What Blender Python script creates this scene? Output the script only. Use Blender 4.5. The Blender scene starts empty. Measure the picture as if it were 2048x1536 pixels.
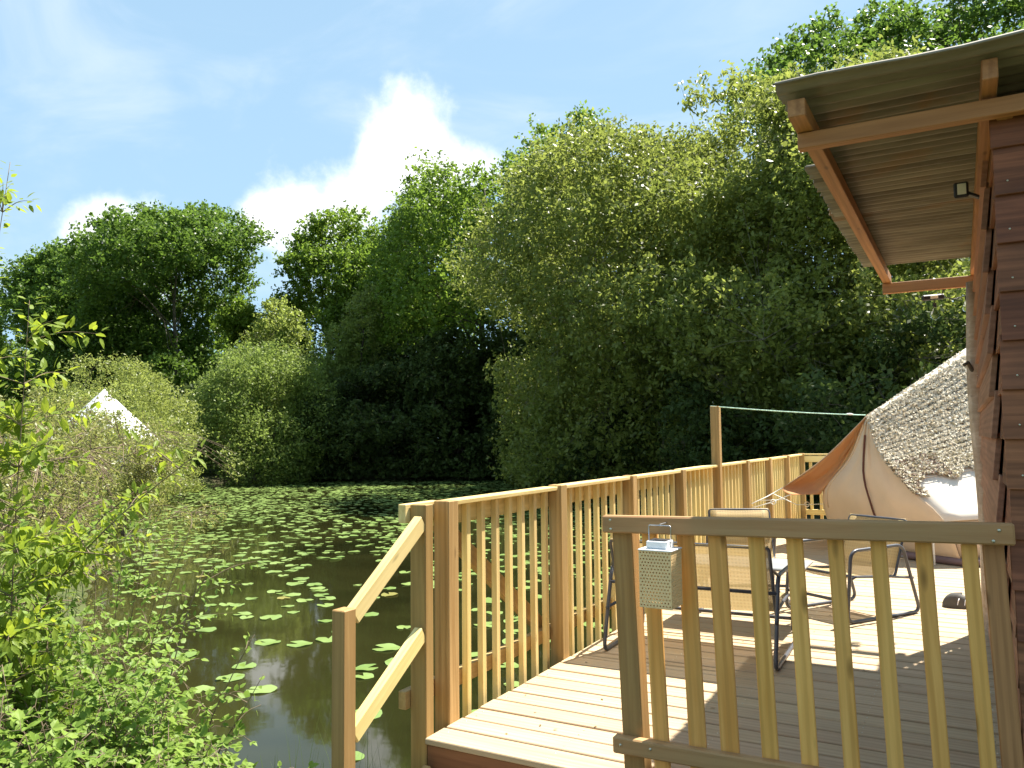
import bpy, bmesh, math, random
import numpy as np
from mathutils import Vector, Matrix

random.seed(7)
SC = bpy.context.scene
COL = SC.collection

# ------------------------------------------------------------------ camera
cam_d = bpy.data.cameras.new('camera'); cam = bpy.data.objects.new('camera', cam_d); COL.objects.link(cam)
CAM = Vector((2.2745, -3.2183, 1.4148))
cr = Vector((0.873484, 0.486740, -0.010523)); cu = Vector((0.041259, -0.052471, 0.997770)); cf = Vector((-0.485102, 0.871970, 0.065915))
m = Matrix.Identity(4)
for i in range(3):
    m[i][0] = cr[i]; m[i][1] = cu[i]; m[i][2] = -cf[i]; m[i][3] = CAM[i]
cam.matrix_world = m
cam_d.sensor_width = 36.0; cam_d.lens = 1613.2 / 2048 * 36.0
cam_d.clip_start = 0.05; cam_d.clip_end = 3000
SC.camera = cam

# ------------------------------------------------------------------ light
SUN = Vector((0.228, 0.555, 1.0)).normalized()
SUN_EL = math.asin(SUN.z); SUN_AZ = math.atan2(SUN.x, SUN.y)
sun_d = bpy.data.lights.new('sun', 'SUN'); sun = bpy.data.objects.new('sun', sun_d); COL.objects.link(sun)
sun_d.energy = 5.0; sun_d.angle = math.radians(0.53); sun_d.color = (1.0, 0.94, 0.84)
sun.rotation_euler = (-SUN).to_track_quat('-Z', 'Y').to_euler()
sun.location = SUN * 60

W = bpy.data.worlds.new('World'); SC.world = W; W.use_nodes = True
nt = W.node_tree; nt.nodes.clear()
def wn(t, **k):
    n = nt.nodes.new(t)
    for a, b in k.items(): setattr(n, a, b)
    return n
def wl(a, b): nt.links.new(a, b)
def wmath(op, a, b=None, c=None, clamp=False):
    n = wn('ShaderNodeMath', operation=op, use_clamp=clamp)
    for i, v in enumerate((a, b, c)):
        if v is None: continue
        if isinstance(v, (int, float)): n.inputs[i].default_value = v
        else: wl(v, n.inputs[i])
    return n.outputs[0]
out = wn('ShaderNodeOutputWorld'); bg = wn('ShaderNodeBackground'); wl(bg.outputs[0], out.inputs[0])
sky = wn('ShaderNodeTexSky', sky_type='NISHITA', sun_disc=False)
sky.sun_elevation = SUN_EL; sky.sun_rotation = SUN_AZ; sky.air_density = 1.0; sky.dust_density = 0.6; sky.ozone_density = 1.0
bg.inputs[1].default_value = 0.05
geo = wn('ShaderNodeTexCoord')
D = geo.outputs['Generated']
sep = wn('ShaderNodeSeparateXYZ'); wl(D, sep.inputs[0])
# cumulus bank: soft lobes with a noisy rim
nz = wn('ShaderNodeTexNoise'); nz.inputs['Scale'].default_value = 7.5; nz.inputs['Detail'].default_value = 9; nz.inputs['Roughness'].default_value = 0.6
wl(D, nz.inputs['Vector'])
rim = wmath('MULTIPLY', wmath('SUBTRACT', nz.outputs['Fac'], 0.5), 4.2)
blobs = [((-0.5479, 0.7665, 0.3351), 0.060), ((-0.5886, 0.7424, 0.3200), 0.050), ((-0.6619, 0.6952, 0.2802), 0.058),
         ((-0.6285, 0.7268, 0.2770), 0.070), ((-0.5157, 0.7927, 0.3250), 0.045), ((-0.6970, 0.6669, 0.2636), 0.036),
         ((-0.8012, 0.5560, 0.2213), 0.050),
         ((0.35, 0.88, 0.30), 0.08), ((0.62, 0.72, 0.26), 0.10), ((0.9, 0.2, 0.34), 0.09), ((-0.9, -0.3, 0.3), 0.09), ((0.2, -0.93, 0.28), 0.1), ((-0.5, -0.8, 0.3), 0.08)]
acc = None
for v, r in blobs:
    d = wn('ShaderNodeVectorMath', operation='DISTANCE'); wl(D, d.inputs[0]); d.inputs[1].default_value = Vector(v).normalized()
    k = wmath('SUBTRACT', 1.0, wmath('DIVIDE', d.outputs['Value'], r))
    acc = k if acc is None else wmath('MAXIMUM', acc, k)
cum = wn('ShaderNodeMapRange', interpolation_type='SMOOTHSTEP'); wl(wmath('ADD', wmath('MAXIMUM', acc, -1.5), rim), cum.inputs[0])
cum.inputs[1].default_value = -0.35; cum.inputs[2].default_value = 0.95
# thin high streaks
mp = wn('ShaderNodeMapping'); wl(D, mp.inputs[0]); mp.inputs['Rotation'].default_value = (0.3, 0.25, 0.5); mp.inputs['Scale'].default_value = (1.3, 4.5, 7.5)
nw = wn('ShaderNodeTexNoise'); nw.inputs['Scale'].default_value = 1.4; nw.inputs['Detail'].default_value = 7; nw.inputs['Roughness'].default_value = 0.55; nw.inputs['Distortion'].default_value = 0.6
wl(mp.outputs[0], nw.inputs['Vector'])
wis = wn('ShaderNodeMapRange', interpolation_type='SMOOTHSTEP'); wl(nw.outputs['Fac'], wis.inputs[0])
wis.inputs[1].default_value = 0.44; wis.inputs[2].default_value = 0.80; wis.inputs[4].default_value = 1.0
# milky veil that thickens towards the horizon
veil = wn('ShaderNodeMapRange'); wl(sep.outputs[2], veil.inputs[0])
veil.inputs[1].default_value = 0.02; veil.inputs[2].default_value = 0.75; veil.inputs[3].default_value = 0.95; veil.inputs[4].default_value = 0.62
thin = veil.outputs[0]
mx1 = wn('ShaderNodeMix', data_type='RGBA'); wl(thin, mx1.inputs[0]); wl(sky.outputs[0], mx1.inputs[6]); mx1.inputs[7].default_value = (3.6, 5.6, 7.4, 1)
mxw = wn('ShaderNodeMix', data_type='RGBA'); wl(wmath('MULTIPLY', wis.outputs[0], 0.5), mxw.inputs[0]); wl(mx1.outputs[2], mxw.inputs[6]); mxw.inputs[7].default_value = (6.6, 7.4, 8.2, 1)
mx2 = wn('ShaderNodeMix', data_type='RGBA'); wl(cum.outputs[0], mx2.inputs[0]); wl(mxw.outputs[2], mx2.inputs[6]); mx2.inputs[7].default_value = (10.5, 10.6, 10.8, 1)
wl(mx2.outputs[2], bg.inputs[0])

SC.view_settings.view_transform = 'Standard'; SC.view_settings.look = 'None'
SC.view_settings.exposure = 1.55; SC.view_settings.gamma = 1.0; SC.view_settings.use_curve_mapping = False
SC.render.engine = 'CYCLES'
cy = SC.cycles
cy.max_bounces = 7; cy.diffuse_bounces = 3; cy.glossy_bounces = 3; cy.transmission_bounces = 5; cy.transparent_max_bounces = 10
cy.use_denoising = True
try: cy.denoiser = 'OPENIMAGEDENOISE'
except Exception: pass
cy.sample_clamp_indirect = 6.0

# ------------------------------------------------------------------ materials
class NT:
    def __init__(s, name):
        s.m = bpy.data.materials.new(name); s.m.use_nodes = True; s.t = s.m.node_tree; s.t.nodes.clear()
        s.out = s.n('ShaderNodeOutputMaterial')
    def n(s, t, **k):
        n = s.t.nodes.new(t)
        for a, b in k.items(): setattr(n, a, b)
        return n
    def l(s, a, b): s.t.links.new(a, b)
    def set(s, inp, v):
        if v is None: return
        if isinstance(v, bpy.types.NodeSocket): s.l(v, inp)
        else: inp.default_value = v
    def math(s, op, a, b=None, c=None, clamp=False):
        n = s.n('ShaderNodeMath', operation=op, use_clamp=clamp)
        for i, v in enumerate((a, b, c)): s.set(n.inputs[i], v)
        return n.outputs[0]
    def mix(s, f, a, b, blend='MIX'):
        n = s.n('ShaderNodeMix', data_type='RGBA', blend_type=blend)
        s.set(n.inputs[0], f); s.set(n.inputs[6], a if isinstance(a, bpy.types.NodeSocket) else (*a, 1)); s.set(n.inputs[7], b if isinstance(b, bpy.types.NodeSocket) else (*b, 1))
        return n.outputs[2]
    def noise(s, vec, scale, detail=4, rough=0.55, dist=0.0):
        n = s.n('ShaderNodeTexNoise'); s.set(n.inputs['Vector'], vec)
        n.inputs['Scale'].default_value = scale; n.inputs['Detail'].default_value = detail; n.inputs['Roughness'].default_value = rough; n.inputs['Distortion'].default_value = dist
        return n.outputs['Fac']
    def rng(s, v, a, b, c=0.0, d=1.0):
        n = s.n('ShaderNodeMapRange', clamp=True); s.set(n.inputs[0], v)
        n.inputs[1].default_value = a; n.inputs[2].default_value = b; n.inputs[3].default_value = c; n.inputs[4].default_value = d
        return n.outputs[0]
    def mapping(s, vec, scale=(1, 1, 1), rot=(0, 0, 0)):
        n = s.n('ShaderNodeMapping'); s.set(n.inputs[0], vec); n.inputs['Scale'].default_value = scale; n.inputs['Rotation'].default_value = rot
        return n.outputs[0]
    def principled(s, base, rough=0.6, spec=0.4, metal=0.0, bump=None, bstr=0.2, bdist=0.01, **k):
        p = s.n('ShaderNodeBsdfPrincipled')
        s.set(p.inputs['Base Color'], base if isinstance(base, bpy.types.NodeSocket) else (*base, 1))
        s.set(p.inputs['Roughness'], rough); s.set(p.inputs['Metallic'], metal); s.set(p.inputs['Specular IOR Level'], spec)
        for a, b in k.items(): s.set(p.inputs[a], b)
        if bump is not None:
            bn = s.n('ShaderNodeBump'); s.set(bn.inputs['Height'], bump); bn.inputs['Strength'].default_value = bstr; bn.inputs['Distance'].default_value = bdist
            s.l(bn.outputs[0], p.inputs['Normal'])
        return p.outputs[0]
    def done(s, sh):
        s.l(sh, s.out.inputs[0]); return s.m

def objvec(t, jitter=True):
    tc = t.n('ShaderNodeTexCoord').outputs['Object']
    if not jitter: return tc, None
    oi = t.n('ShaderNodeObjectInfo').outputs['Random']
    add = t.n('ShaderNodeVectorMath', operation='ADD'); t.l(tc, add.inputs[0])
    cmb = t.n('ShaderNodeCombineXYZ'); t.l(t.math('MULTIPLY', oi, 37.0), cmb.inputs[0]); t.l(t.math('MULTIPLY', oi, 91.0), cmb.inputs[1]); t.l(t.math('MULTIPLY', oi, 53.0), cmb.inputs[2])
    t.l(cmb.outputs[0], add.inputs[1])
    return add.outputs[0], oi

def wood(name, dark, light, stain=None, stain_amt=0.0, var=0.25, rough=0.62, knots=True, grain=38, hue0=0.488, kn=(0.035, 0.11, 0.6)):
    t = NT(name); v, oi = objvec(t)
    g1 = t.noise(t.mapping(v, (1.6, grain, grain)), 1.0, 5, 0.6, 0.5)
    g2 = t.noise(t.mapping(v, (0.5, 6, 6)), 1.0, 3, 0.5, 1.2)
    f = t.math('ADD', t.math('MULTIPLY', g1, 0.55), t.math('MULTIPLY', g2, 0.45))
    col = t.mix(t.rng(f, 0.37, 0.61), dark, light)
    wv = t.n('ShaderNodeTexWave', wave_type='BANDS', bands_direction='Y'); t.l(t.mapping(v, (0.35, 9, 9)), wv.inputs[0])
    wv.inputs['Scale'].default_value = 1.0; wv.inputs['Distortion'].default_value = 5.0; wv.inputs['Detail'].default_value = 2.0; wv.inputs['Detail Scale'].default_value = 0.8
    col = t.mix(t.math('MULTIPLY', t.rng(wv.outputs['Fac'], 0.45, 0.9), 0.28), col, tuple(c * 0.62 for c in dark))
    if knots:
        vo = t.n('ShaderNodeTexVoronoi'); t.l(t.mapping(v, (2.6, 9, 9)), vo.inputs['Vector']); vo.inputs['Scale'].default_value = 1.0
        kk_ = t.rng(vo.outputs['Distance'], kn[0], kn[1], kn[2], 0.0)
        col = t.mix(kk_, col, tuple(c * 0.35 for c in dark))
    if stain:
        sn = t.noise(v, 2.2, 5, 0.6, 0.4)
        col = t.mix(t.rng(sn, 0.42, 0.70, 0.0, stain_amt), col, stain)
    br = t.math('ADD', t.math('MULTIPLY', oi, var), 1.0 - var * 0.5)
    hs = t.n('ShaderNodeHueSaturation'); t.l(col, hs.inputs['Color']); t.l(br, hs.inputs['Value'])
    t.l(t.math('ADD', t.math('MULTIPLY', t.math('FRACT', t.math('MULTIPLY', oi, 7.3)), 0.010), hue0), hs.inputs['Hue'])
    return t.done(t.principled(hs.outputs[0], rough, 0.3, bump=g1, bstr=0.35, bdist=0.004))

def plain(name, col, rough=0.5, spec=0.5, metal=0.0, noise=0.15, scale=6, trans=None, ta=0.0):
    t = NT(name); v, oi = objvec(t)
    n = t.noise(v, scale, 5, 0.6)
    c = t.mix(t.rng(n, 0.3, 0.7), tuple(x * (1 - noise) for x in col), tuple(min(1, x * (1 + noise)) for x in col))
    sh = t.principled(c, rough, spec, metal, bump=n, bstr=0.1, bdist=0.003)
    if trans:
        tr = t.n('ShaderNodeBsdfTranslucent'); tr.inputs[0].default_value = (*trans, 1)
        mx = t.n('ShaderNodeMixShader'); mx.inputs[0].default_value = ta; t.l(sh, mx.inputs[1]); t.l(tr.outputs[0], mx.inputs[2]); sh = mx.outputs[0]
    return t.done(sh)

def leafmat(name, a, b, trans=0.38, tcol=None, rough=0.42, spec=0.35, var_scale=0.35):
    t = NT(name)
    at = t.n('ShaderNodeAttribute', attribute_name='rnd').outputs['Fac']
    tc = t.n('ShaderNodeTexCoord').outputs['Object']
    n = t.noise(tc, var_scale, 3, 0.6)
    f = t.math('ADD', t.math('MULTIPLY', at, 0.65), t.math('MULTIPLY', t.rng(n, 0.3, 0.7), 0.35))
    c = t.mix(f, a, b)
    sh = t.principled(c, rough, spec)
    tr = t.n('ShaderNodeBsdfTranslucent')
    tc2 = t.mix(f, tuple(x * 1.35 for x in a), tcol or tuple(min(1, x * 1.6) for x in b)); t.l(tc2, tr.inputs[0])
    mx = t.n('ShaderNodeMixShader'); mx.inputs[0].default_value = trans
    t.l(sh, mx.inputs[1]); t.l(tr.outputs[0], mx.inputs[2])
    return t.done(mx.outputs[0])

M = {}
M['fence'] = wood('pale_larch', (0.66, 0.47, 0.18), (0.82, 0.63, 0.29), var=0.18, hue0=0.499)
M['post'] = wood('post_timber', (0.34, 0.205, 0.07), (0.50, 0.33, 0.135), var=0.2, hue0=0.497)
M['treated'] = wood('treated_pine', (0.31, 0.18, 0.055), (0.46, 0.295, 0.105), stain=(0.31, 0.205, 0.075), stain_amt=0.6, var=0.15, hue0=0.492)
M['rail'] = wood('treated_rail', (0.38, 0.215, 0.08), (0.52, 0.335, 0.14), stain=(0.34, 0.245, 0.105), stain_amt=0.7, var=0.1, hue0=0.488)
M['picket'] = wood('yellow_picket', (0.66, 0.37, 0.075), (0.84, 0.53, 0.14), var=0.16, grain=30, hue0=0.484, kn=(0.05, 0.15, 0.8))
M['deck'] = wood('deck_board', (0.42, 0.315, 0.18), (0.53, 0.42, 0.26), stain=(0.35, 0.27, 0.165), stain_amt=0.4, var=0.10, knots=False)
M['rim'] = wood('rim_board', (0.17, 0.07, 0.03), (0.28, 0.125, 0.055), var=0.1)
M['hut'] = wood('hut_cladding', (0.14, 0.055, 0.022), (0.36, 0.15, 0.065), stain=(0.10, 0.05, 0.028), stain_amt=0.5, var=0.35)
M['raw'] = wood('raw_cladding', (0.26, 0.13, 0.065), (0.42, 0.22, 0.12), var=0.3)
M['beam'] = wood('roof_timber', (0.32, 0.16, 0.055), (0.50, 0.27, 0.10), var=0.2)
M['log'] = wood('peeled_log', (0.38, 0.29, 0.19), (0.58, 0.48, 0.36), stain=(0.30, 0.20, 0.12), stain_amt=0.7, var=0.05)
M['frame'] = plain('painted_tube', (0.075, 0.08, 0.095), 0.35, 0.5, 0.0, 0.2, 20)
M['steel'] = plain('bare_metal', (0.55, 0.56, 0.58), 0.3, 0.5, 0.9)
M['lantern'] = plain('cream_metal', (0.84, 0.60, 0.30), 0.45, 0.4, 0.0, 0.05, 15)  # tan tint carries the warm bounce on the shaded lantern box
M['white'] = plain('white_enamel', (0.80, 0.80, 0.80), 0.4, 0.4, 0.0, 0.03)
M['black'] = plain('black_plastic', (0.02, 0.02, 0.025), 0.45, 0.4)
M['rope'] = plain('white_rope', (0.78, 0.78, 0.72), 0.8, 0.2, 0.0, 0.1, 60)
M['greenrope'] = plain('green_white_rope', (0.50, 0.74, 0.60), 0.8, 0.2, 0.0, 0.35, 40)
M['screw'] = plain('bright_screw', (0.6, 0.58, 0.45), 0.35, 0.5, 0.8)
M['canvas'] = plain('cream_canvas', (0.70, 0.56, 0.40), 0.85, 0.15, 0.0, 0.06, 3, (0.85, 0.62, 0.36), 0.15)
M['flap'] = plain('backlit_canvas', (0.64, 0.43, 0.23), 0.85, 0.15, 0.0, 0.06, 3, (0.92, 0.50, 0.17), 0.5)  # same tent canvas, glow of sun through the cloth put into its colour
M['roofcanvas'] = plain('sunlit_canvas', (0.82, 0.78, 0.69), 0.85, 0.15, 0.0, 0.05, 3, (0.80, 0.55, 0.30), 0.2)  # paler copy of the tent canvas, sunlight on the roof put into its colour
M['groundsheet'] = plain('groundsheet', (0.17, 0.115, 0.115), 0.7, 0.3)
M['zip'] = plain('zip_tape', (0.10, 0.035, 0.025), 0.6, 0.3)
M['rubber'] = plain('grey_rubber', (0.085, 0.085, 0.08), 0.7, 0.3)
M['bark'] = plain('bark', (0.10, 0.085, 0.06), 0.85, 0.2, 0.0, 0.4, 4)
M['willow_bark'] = plain('willow_bark', (0.21, 0.19, 0.14), 0.85, 0.2, 0.0, 0.3, 5)
M['twig'] = plain('twig', (0.20, 0.15, 0.10), 0.8, 0.2, 0.0, 0.35, 9)
M['table'] = plain('grey_table_top', (0.30, 0.31, 0.31), 0.35, 0.5)
M['led'] = plain('lamp_lens', (0.75, 0.74, 0.62), 0.25, 0.5)

# mesh sling: woven, partly see-through
t = NT('woven_sling'); v, oi = objvec(t, False)
wv1 = t.n('ShaderNodeTexWave', bands_direction='X'); t.l(v, wv1.inputs[0]); wv1.inputs['Scale'].default_value = 14
wv2 = t.n('ShaderNodeTexWave', bands_direction='Z'); t.l(v, wv2.inputs[0]); wv2.inputs['Scale'].default_value = 14
c = t.mix(t.noise(t.mapping(v, (4, 60, 60)), 1.0, 3), (0.50, 0.38, 0.18), (0.66, 0.53, 0.29))
c = t.mix(t.math('MULTIPLY', t.math('MULTIPLY', wv1.outputs['Fac'], wv2.outputs['Fac']), 0.4), c, (0.30, 0.21, 0.09))
sh = t.principled(c, 0.6, 0.3)
tl = t.n('ShaderNodeBsdfTranslucent'); t.l(c, tl.inputs[0])
mx = t.n('ShaderNodeMixShader'); mx.inputs[0].default_value = 0.35; t.l(sh, mx.inputs[1]); t.l(tl.outputs[0], mx.inputs[2])
tp = t.n('ShaderNodeBsdfTransparent'); mx2_ = t.n('ShaderNodeMixShader'); mx2_.inputs[0].default_value = 0.32
t.l(mx.outputs[0], mx2_.inputs[1]); t.l(tp.outputs[0], mx2_.inputs[2]); M['sling'] = t.done(mx2_.outputs[0])

# corrugated fibre-cement / tin sheet with lichen and rust
t = NT('old_corrugated'); v, oi = objvec(t)
n1 = t.noise(t.mapping(v, (0.8, 6, 6)), 1.5, 6, 0.65, 0.3); n2 = t.noise(v, 1.3, 5, 0.6, 0.8)
c = t.mix(t.rng(n1, 0.3, 0.7), (0.12, 0.10, 0.072), (0.33, 0.295, 0.23))
c = t.mix(t.rng(n2, 0.56, 0.72, 0, 0.75), c, (0.30, 0.15, 0.055))
M['roof'] = t.done(t.principled(c, 0.75, 0.25, bump=n1, bstr=0.25, bdist=0.004))

# camouflage net flaps
t = NT('net_scrim'); at = t.n('ShaderNodeAttribute', attribute_name='rnd').outputs['Fac']
c = t.mix(t.rng(at, 0.55, 0.75), (0.70, 0.64, 0.51), (0.40, 0.34, 0.20)); c = t.mix(t.rng(at, 0.82, 0.9), c, (0.26, 0.18, 0.14))
sh = t.principled(c, 0.8, 0.2); tr = t.n('ShaderNodeBsdfTranslucent'); t.l(c, tr.inputs[0])
mx = t.n('ShaderNodeMixShader'); mx.inputs[0].default_value = 0.2; t.l(sh, mx.inputs[1]); t.l(tr.outputs[0], mx.inputs[2]); M['net'] = t.done(mx.outputs[0])

# clear bulb glass
t = NT('bulb_glass'); g = t.n('ShaderNodeBsdfGlass'); g.inputs['Roughness'].default_value = 0.02; g.inputs['IOR'].default_value = 1.1
tp = t.n('ShaderNodeBsdfTransparent'); mx = t.n('ShaderNodeMixShader'); mx.inputs[0].default_value = 0.45; t.l(tp.outputs[0], mx.inputs[1]); t.l(g.outputs[0], mx.inputs[2]); M['glass'] = t.done(mx.outputs[0])

# pond water: murky, faintly rippled
t = NT('pond_water'); v = t.n('ShaderNodeTexCoord').outputs['Object']
n1 = t.noise(t.mapping(v, (1.0, 1.0, 1)), 1.7, 3, 0.5, 0.3); n2 = t.noise(v, 0.22, 4, 0.6, 0.5)
c = t.mix(t.rng(n2, 0.35, 0.68), (0.009, 0.0095, 0.003), (0.030, 0.030, 0.009))
M['water'] = t.done(t.principled(c, 0.045, 0.5, bump=n1, bstr=0.05, bdist=0.03, IOR=1.33))

# bank soil and rough grass
t = NT('bank_soil'); v = t.n('ShaderNodeTexCoord').outputs['Object']
n1 = t.noise(v, 0.6, 6, 0.65); n2 = t.noise(v, 5, 5, 0.6)
c = t.mix(t.rng(n1, 0.35, 0.65), (0.055, 0.045, 0.025), (0.07, 0.095, 0.028)); c = t.mix(t.rng(n2, 0.5, 0.8, 0, 0.6), c, (0.10, 0.085, 0.05))
M['soil'] = t.done(t.principled(c, 0.9, 0.15, bump=n2, bstr=0.5, bdist=0.04))

M['pad'] = leafmat('lily_leaf', (0.14, 0.225, 0.05), (0.23, 0.31, 0.09), 0.10, rough=0.32, spec=0.5, var_scale=0.4)
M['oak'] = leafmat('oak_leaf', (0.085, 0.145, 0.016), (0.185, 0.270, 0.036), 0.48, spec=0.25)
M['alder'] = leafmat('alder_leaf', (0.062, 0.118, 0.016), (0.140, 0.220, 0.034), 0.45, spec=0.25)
M['willow'] = leafmat('willow_leaf', (0.110, 0.150, 0.024), (0.255, 0.285, 0.062), 0.46, rough=0.42, spec=0.35)
M['grey_willow'] = leafmat('grey_willow_leaf', (0.110, 0.165, 0.030), (0.230, 0.290, 0.068), 0.45, rough=0.5, spec=0.25)
M['birch'] = leafmat('birch_leaf', (0.140, 0.195, 0.032), (0.260, 0.300, 0.070), 0.5)
M['dark_leaf'] = leafmat('shade_leaf', (0.036, 0.060, 0.014), (0.080, 0.115, 0.028), 0.36, rough=0.6, spec=0.2)  # leaf colour darkened to carry the shade under the tall trees
M['scrub'] = leafmat('scrub_leaf', (0.150, 0.190, 0.038), (0.285, 0.320, 0.080), 0.45, var_scale=1.0)
M['tangle'] = leafmat('tangle_leaf', (0.165, 0.175, 0.045), (0.290, 0.300, 0.085), 0.42, var_scale=1.5)
M['fresh'] = leafmat('fresh_leaf', (0.135, 0.215, 0.022), (0.255, 0.330, 0.045), 0.48, (0.50, 0.56, 0.05), rough=0.5, spec=0.25, var_scale=2)
M['bramble'] = leafmat('bramble_leaf', (0.070, 0.150, 0.018), (0.285, 0.385, 0.075), 0.38, rough=0.5, spec=0.2, var_scale=2)
M['reed'] = leafmat('rush_leaf', (0.05, 0.085, 0.02), (0.12, 0.17, 0.05), 0.3)

# ------------------------------------------------------------------ mesh helpers
MW = {}
def link(o, parent=None, world=None):
    COL.objects.link(o)
    world = world or Matrix.Identity(4)
    if parent is not None:
        o.parent = parent; o.matrix_basis = MW[parent.name].inverted() @ world
    else: o.matrix_basis = world
    MW[o.name] = world
    return o
def tag(o, label=None, cat=None, group=None, kind=None):
    if label: o['label'] = label
    if cat: o['category'] = cat
    if group: o['group'] = group
    if kind: o['kind'] = kind
    return o
def thing(name, label, cat, loc=(0, 0, 0), group=None, rot=None):
    o = bpy.data.objects.new(name, None); o.empty_display_size = 0.2
    w = Matrix.Translation(loc)
    if rot is not None: w = w @ rot
    link(o, None, w); return tag(o, label, cat, group)

BOXC = {}
def box_mesh(L, w, tk, bev, mat):
    key = (round(L, 3), round(w, 4), round(tk, 4), round(bev, 4), mat)
    if key in BOXC: return BOXC[key]
    bm = bmesh.new(); bmesh.ops.create_cube(bm, size=1.0); bmesh.ops.scale(bm, vec=(L, w, tk), verts=bm.verts)
    if bev > 0: bmesh.ops.bevel(bm, geom=bm.edges[:], offset=bev, segments=1, affect='EDGES')
    me = bpy.data.meshes.new('board'); bm.to_mesh(me); bm.free(); me.materials.append(M[mat]); BOXC[key] = me
    return me
def board(name, p0, p1, w, tk, mat, parent=None, up=(0, 0, 1), bev=0.003):
    """a sawn board from p0 to p1: w across, tk along 'up'"""
    p0 = Vector(p0); p1 = Vector(p1); ax = (p1 - p0); L = ax.length; ax.normalize()
    u = Vector(up); u = (u - ax * u.dot(ax)).normalized(); s = u.cross(ax)
    R = Matrix((ax, s, u)).transposed().to_4x4(); R.translation = (p0 + p1) / 2
    o = bpy.data.objects.new(name, box_mesh(L, w, tk, bev, mat))
    return link(o, parent, R)

def np_mesh(name, verts, faces, mat, rnd=None, smooth=False):
    """faces: (n,k) int array, all with k corners"""
    me = bpy.data.meshes.new(name); verts = np.asarray(verts, np.float32); faces = np.asarray(faces, np.int32)
    n, k = faces.shape
    me.vertices.add(len(verts)); me.vertices.foreach_set('co', verts.ravel())
    me.loops.add(n * k); me.loops.foreach_set('vertex_index', faces.ravel())
    me.polygons.add(n); me.polygons.foreach_set('loop_start', np.arange(0, n * k, k, dtype=np.int32)); me.polygons.foreach_set('loop_total', np.full(n, k, np.int32))
    if smooth: me.polygons.foreach_set('use_smooth', np.ones(n, bool))
    if rnd is not None:
        a = me.attributes.new('rnd', 'FLOAT', 'FACE'); a.data.foreach_set('value', np.asarray(rnd, np.float32))
    me.update(calc_edges=True); me.materials.append(M[mat] if isinstance(mat, str) else mat)
    return me

class Tubes:
    """collects tapered tubes into one mesh"""
    def __init__(s): s.v = []; s.f = []; s.c = 0
    def add(s, pts, radii, seg=6, caps=True, closed=False):
        pts = [Vector(p) for p in pts]; n = len(pts)
        if isinstance(radii, (int, float)): radii = [radii] * n
        prev = None
        for i, p in enumerate(pts):
            if closed: d = pts[(i + 1) % n] - pts[i - 1]
            else: d = pts[min(i + 1, n - 1)] - pts[max(i - 1, 0)]
            d = d.normalized() if d.length > 1e-9 else Vector((0, 0, 1))
            if prev is None:
                a = Vector((0, 0, 1)).cross(d)
                if a.length < 0.05: a = Vector((1, 0, 0)).cross(d)
            else: a = prev - d * prev.dot(d)
            a.normalize(); prev = a; b = d.cross(a)
            for k in range(seg):
                an = 2 * math.pi * k / seg; s.v.append(tuple(p + (a * math.cos(an) + b * math.sin(an)) * radii[i]))
        for i in range(n if closed else n - 1):
            for k in range(seg):
                i2 = (i + 1) % n
                s.f.append((s.c + i * seg + k, s.c + i * seg + (k + 1) % seg, s.c + i2 * seg + (k + 1) % seg, s.c + i2 * seg + k))
        if caps and not closed:
            for e in (0, n - 1):
                s.v.append(tuple(pts[e])); ci = len(s.v) - 1
                base = s.c + e * seg
                for k in range(seg):
                    q = (ci, base + k, base + (k + 1) % seg); s.f.append((q[0], q[1], q[2], q[2]) if False else q)
        s.c = len(s.v)
    def mesh(s, name, mat, smooth=True):
        me = bpy.data.meshes.new(name); me.from_pydata(s.v, [], s.f); me.update(); me.materials.append(M[mat])
        if smooth: me.polygons.foreach_set('use_smooth', np.ones(len(me.polygons), bool))
        return me
    def obj(s, name, mat, parent=None, world=None):
        return link(bpy.data.objects.new(name, s.mesh(name, mat)), parent, world)

def pyobj(name, verts, faces, mat, parent=None, world=None, smooth=False, kind=None):
    me = bpy.data.meshes.new(name); me.from_pydata([tuple(v) for v in verts], [], faces); me.update(); me.materials.append(M[mat])
    if smooth: me.polygons.foreach_set('use_smooth', np.ones(len(me.polygons), bool))
    o = link(bpy.data.objects.new(name, me), parent, world)
    if kind: o['kind'] = kind
    return o

def rounded(pts, r, n=5, closed=False):
    """round the corners of a polyline"""
    pts = [Vector(p) for p in pts]; out = []; N = len(pts)
    for i, p in enumerate(pts):
        if not closed and i in (0, N - 1): out.append(p); continue
        a = pts[i - 1]; b = pts[(i + 1) % N]
        d1 = (a - p); d2 = (b - p); rr = min(r, d1.length * 0.48, d2.length * 0.48)
        q0 = p + d1.normalized() * rr; q2 = p + d2.normalized() * rr
        for k in range(n + 1):
            t = k / n; out.append(q0 * (1 - t) ** 2 + p * 2 * t * (1 - t) + q2 * t * t)
    return out

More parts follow.
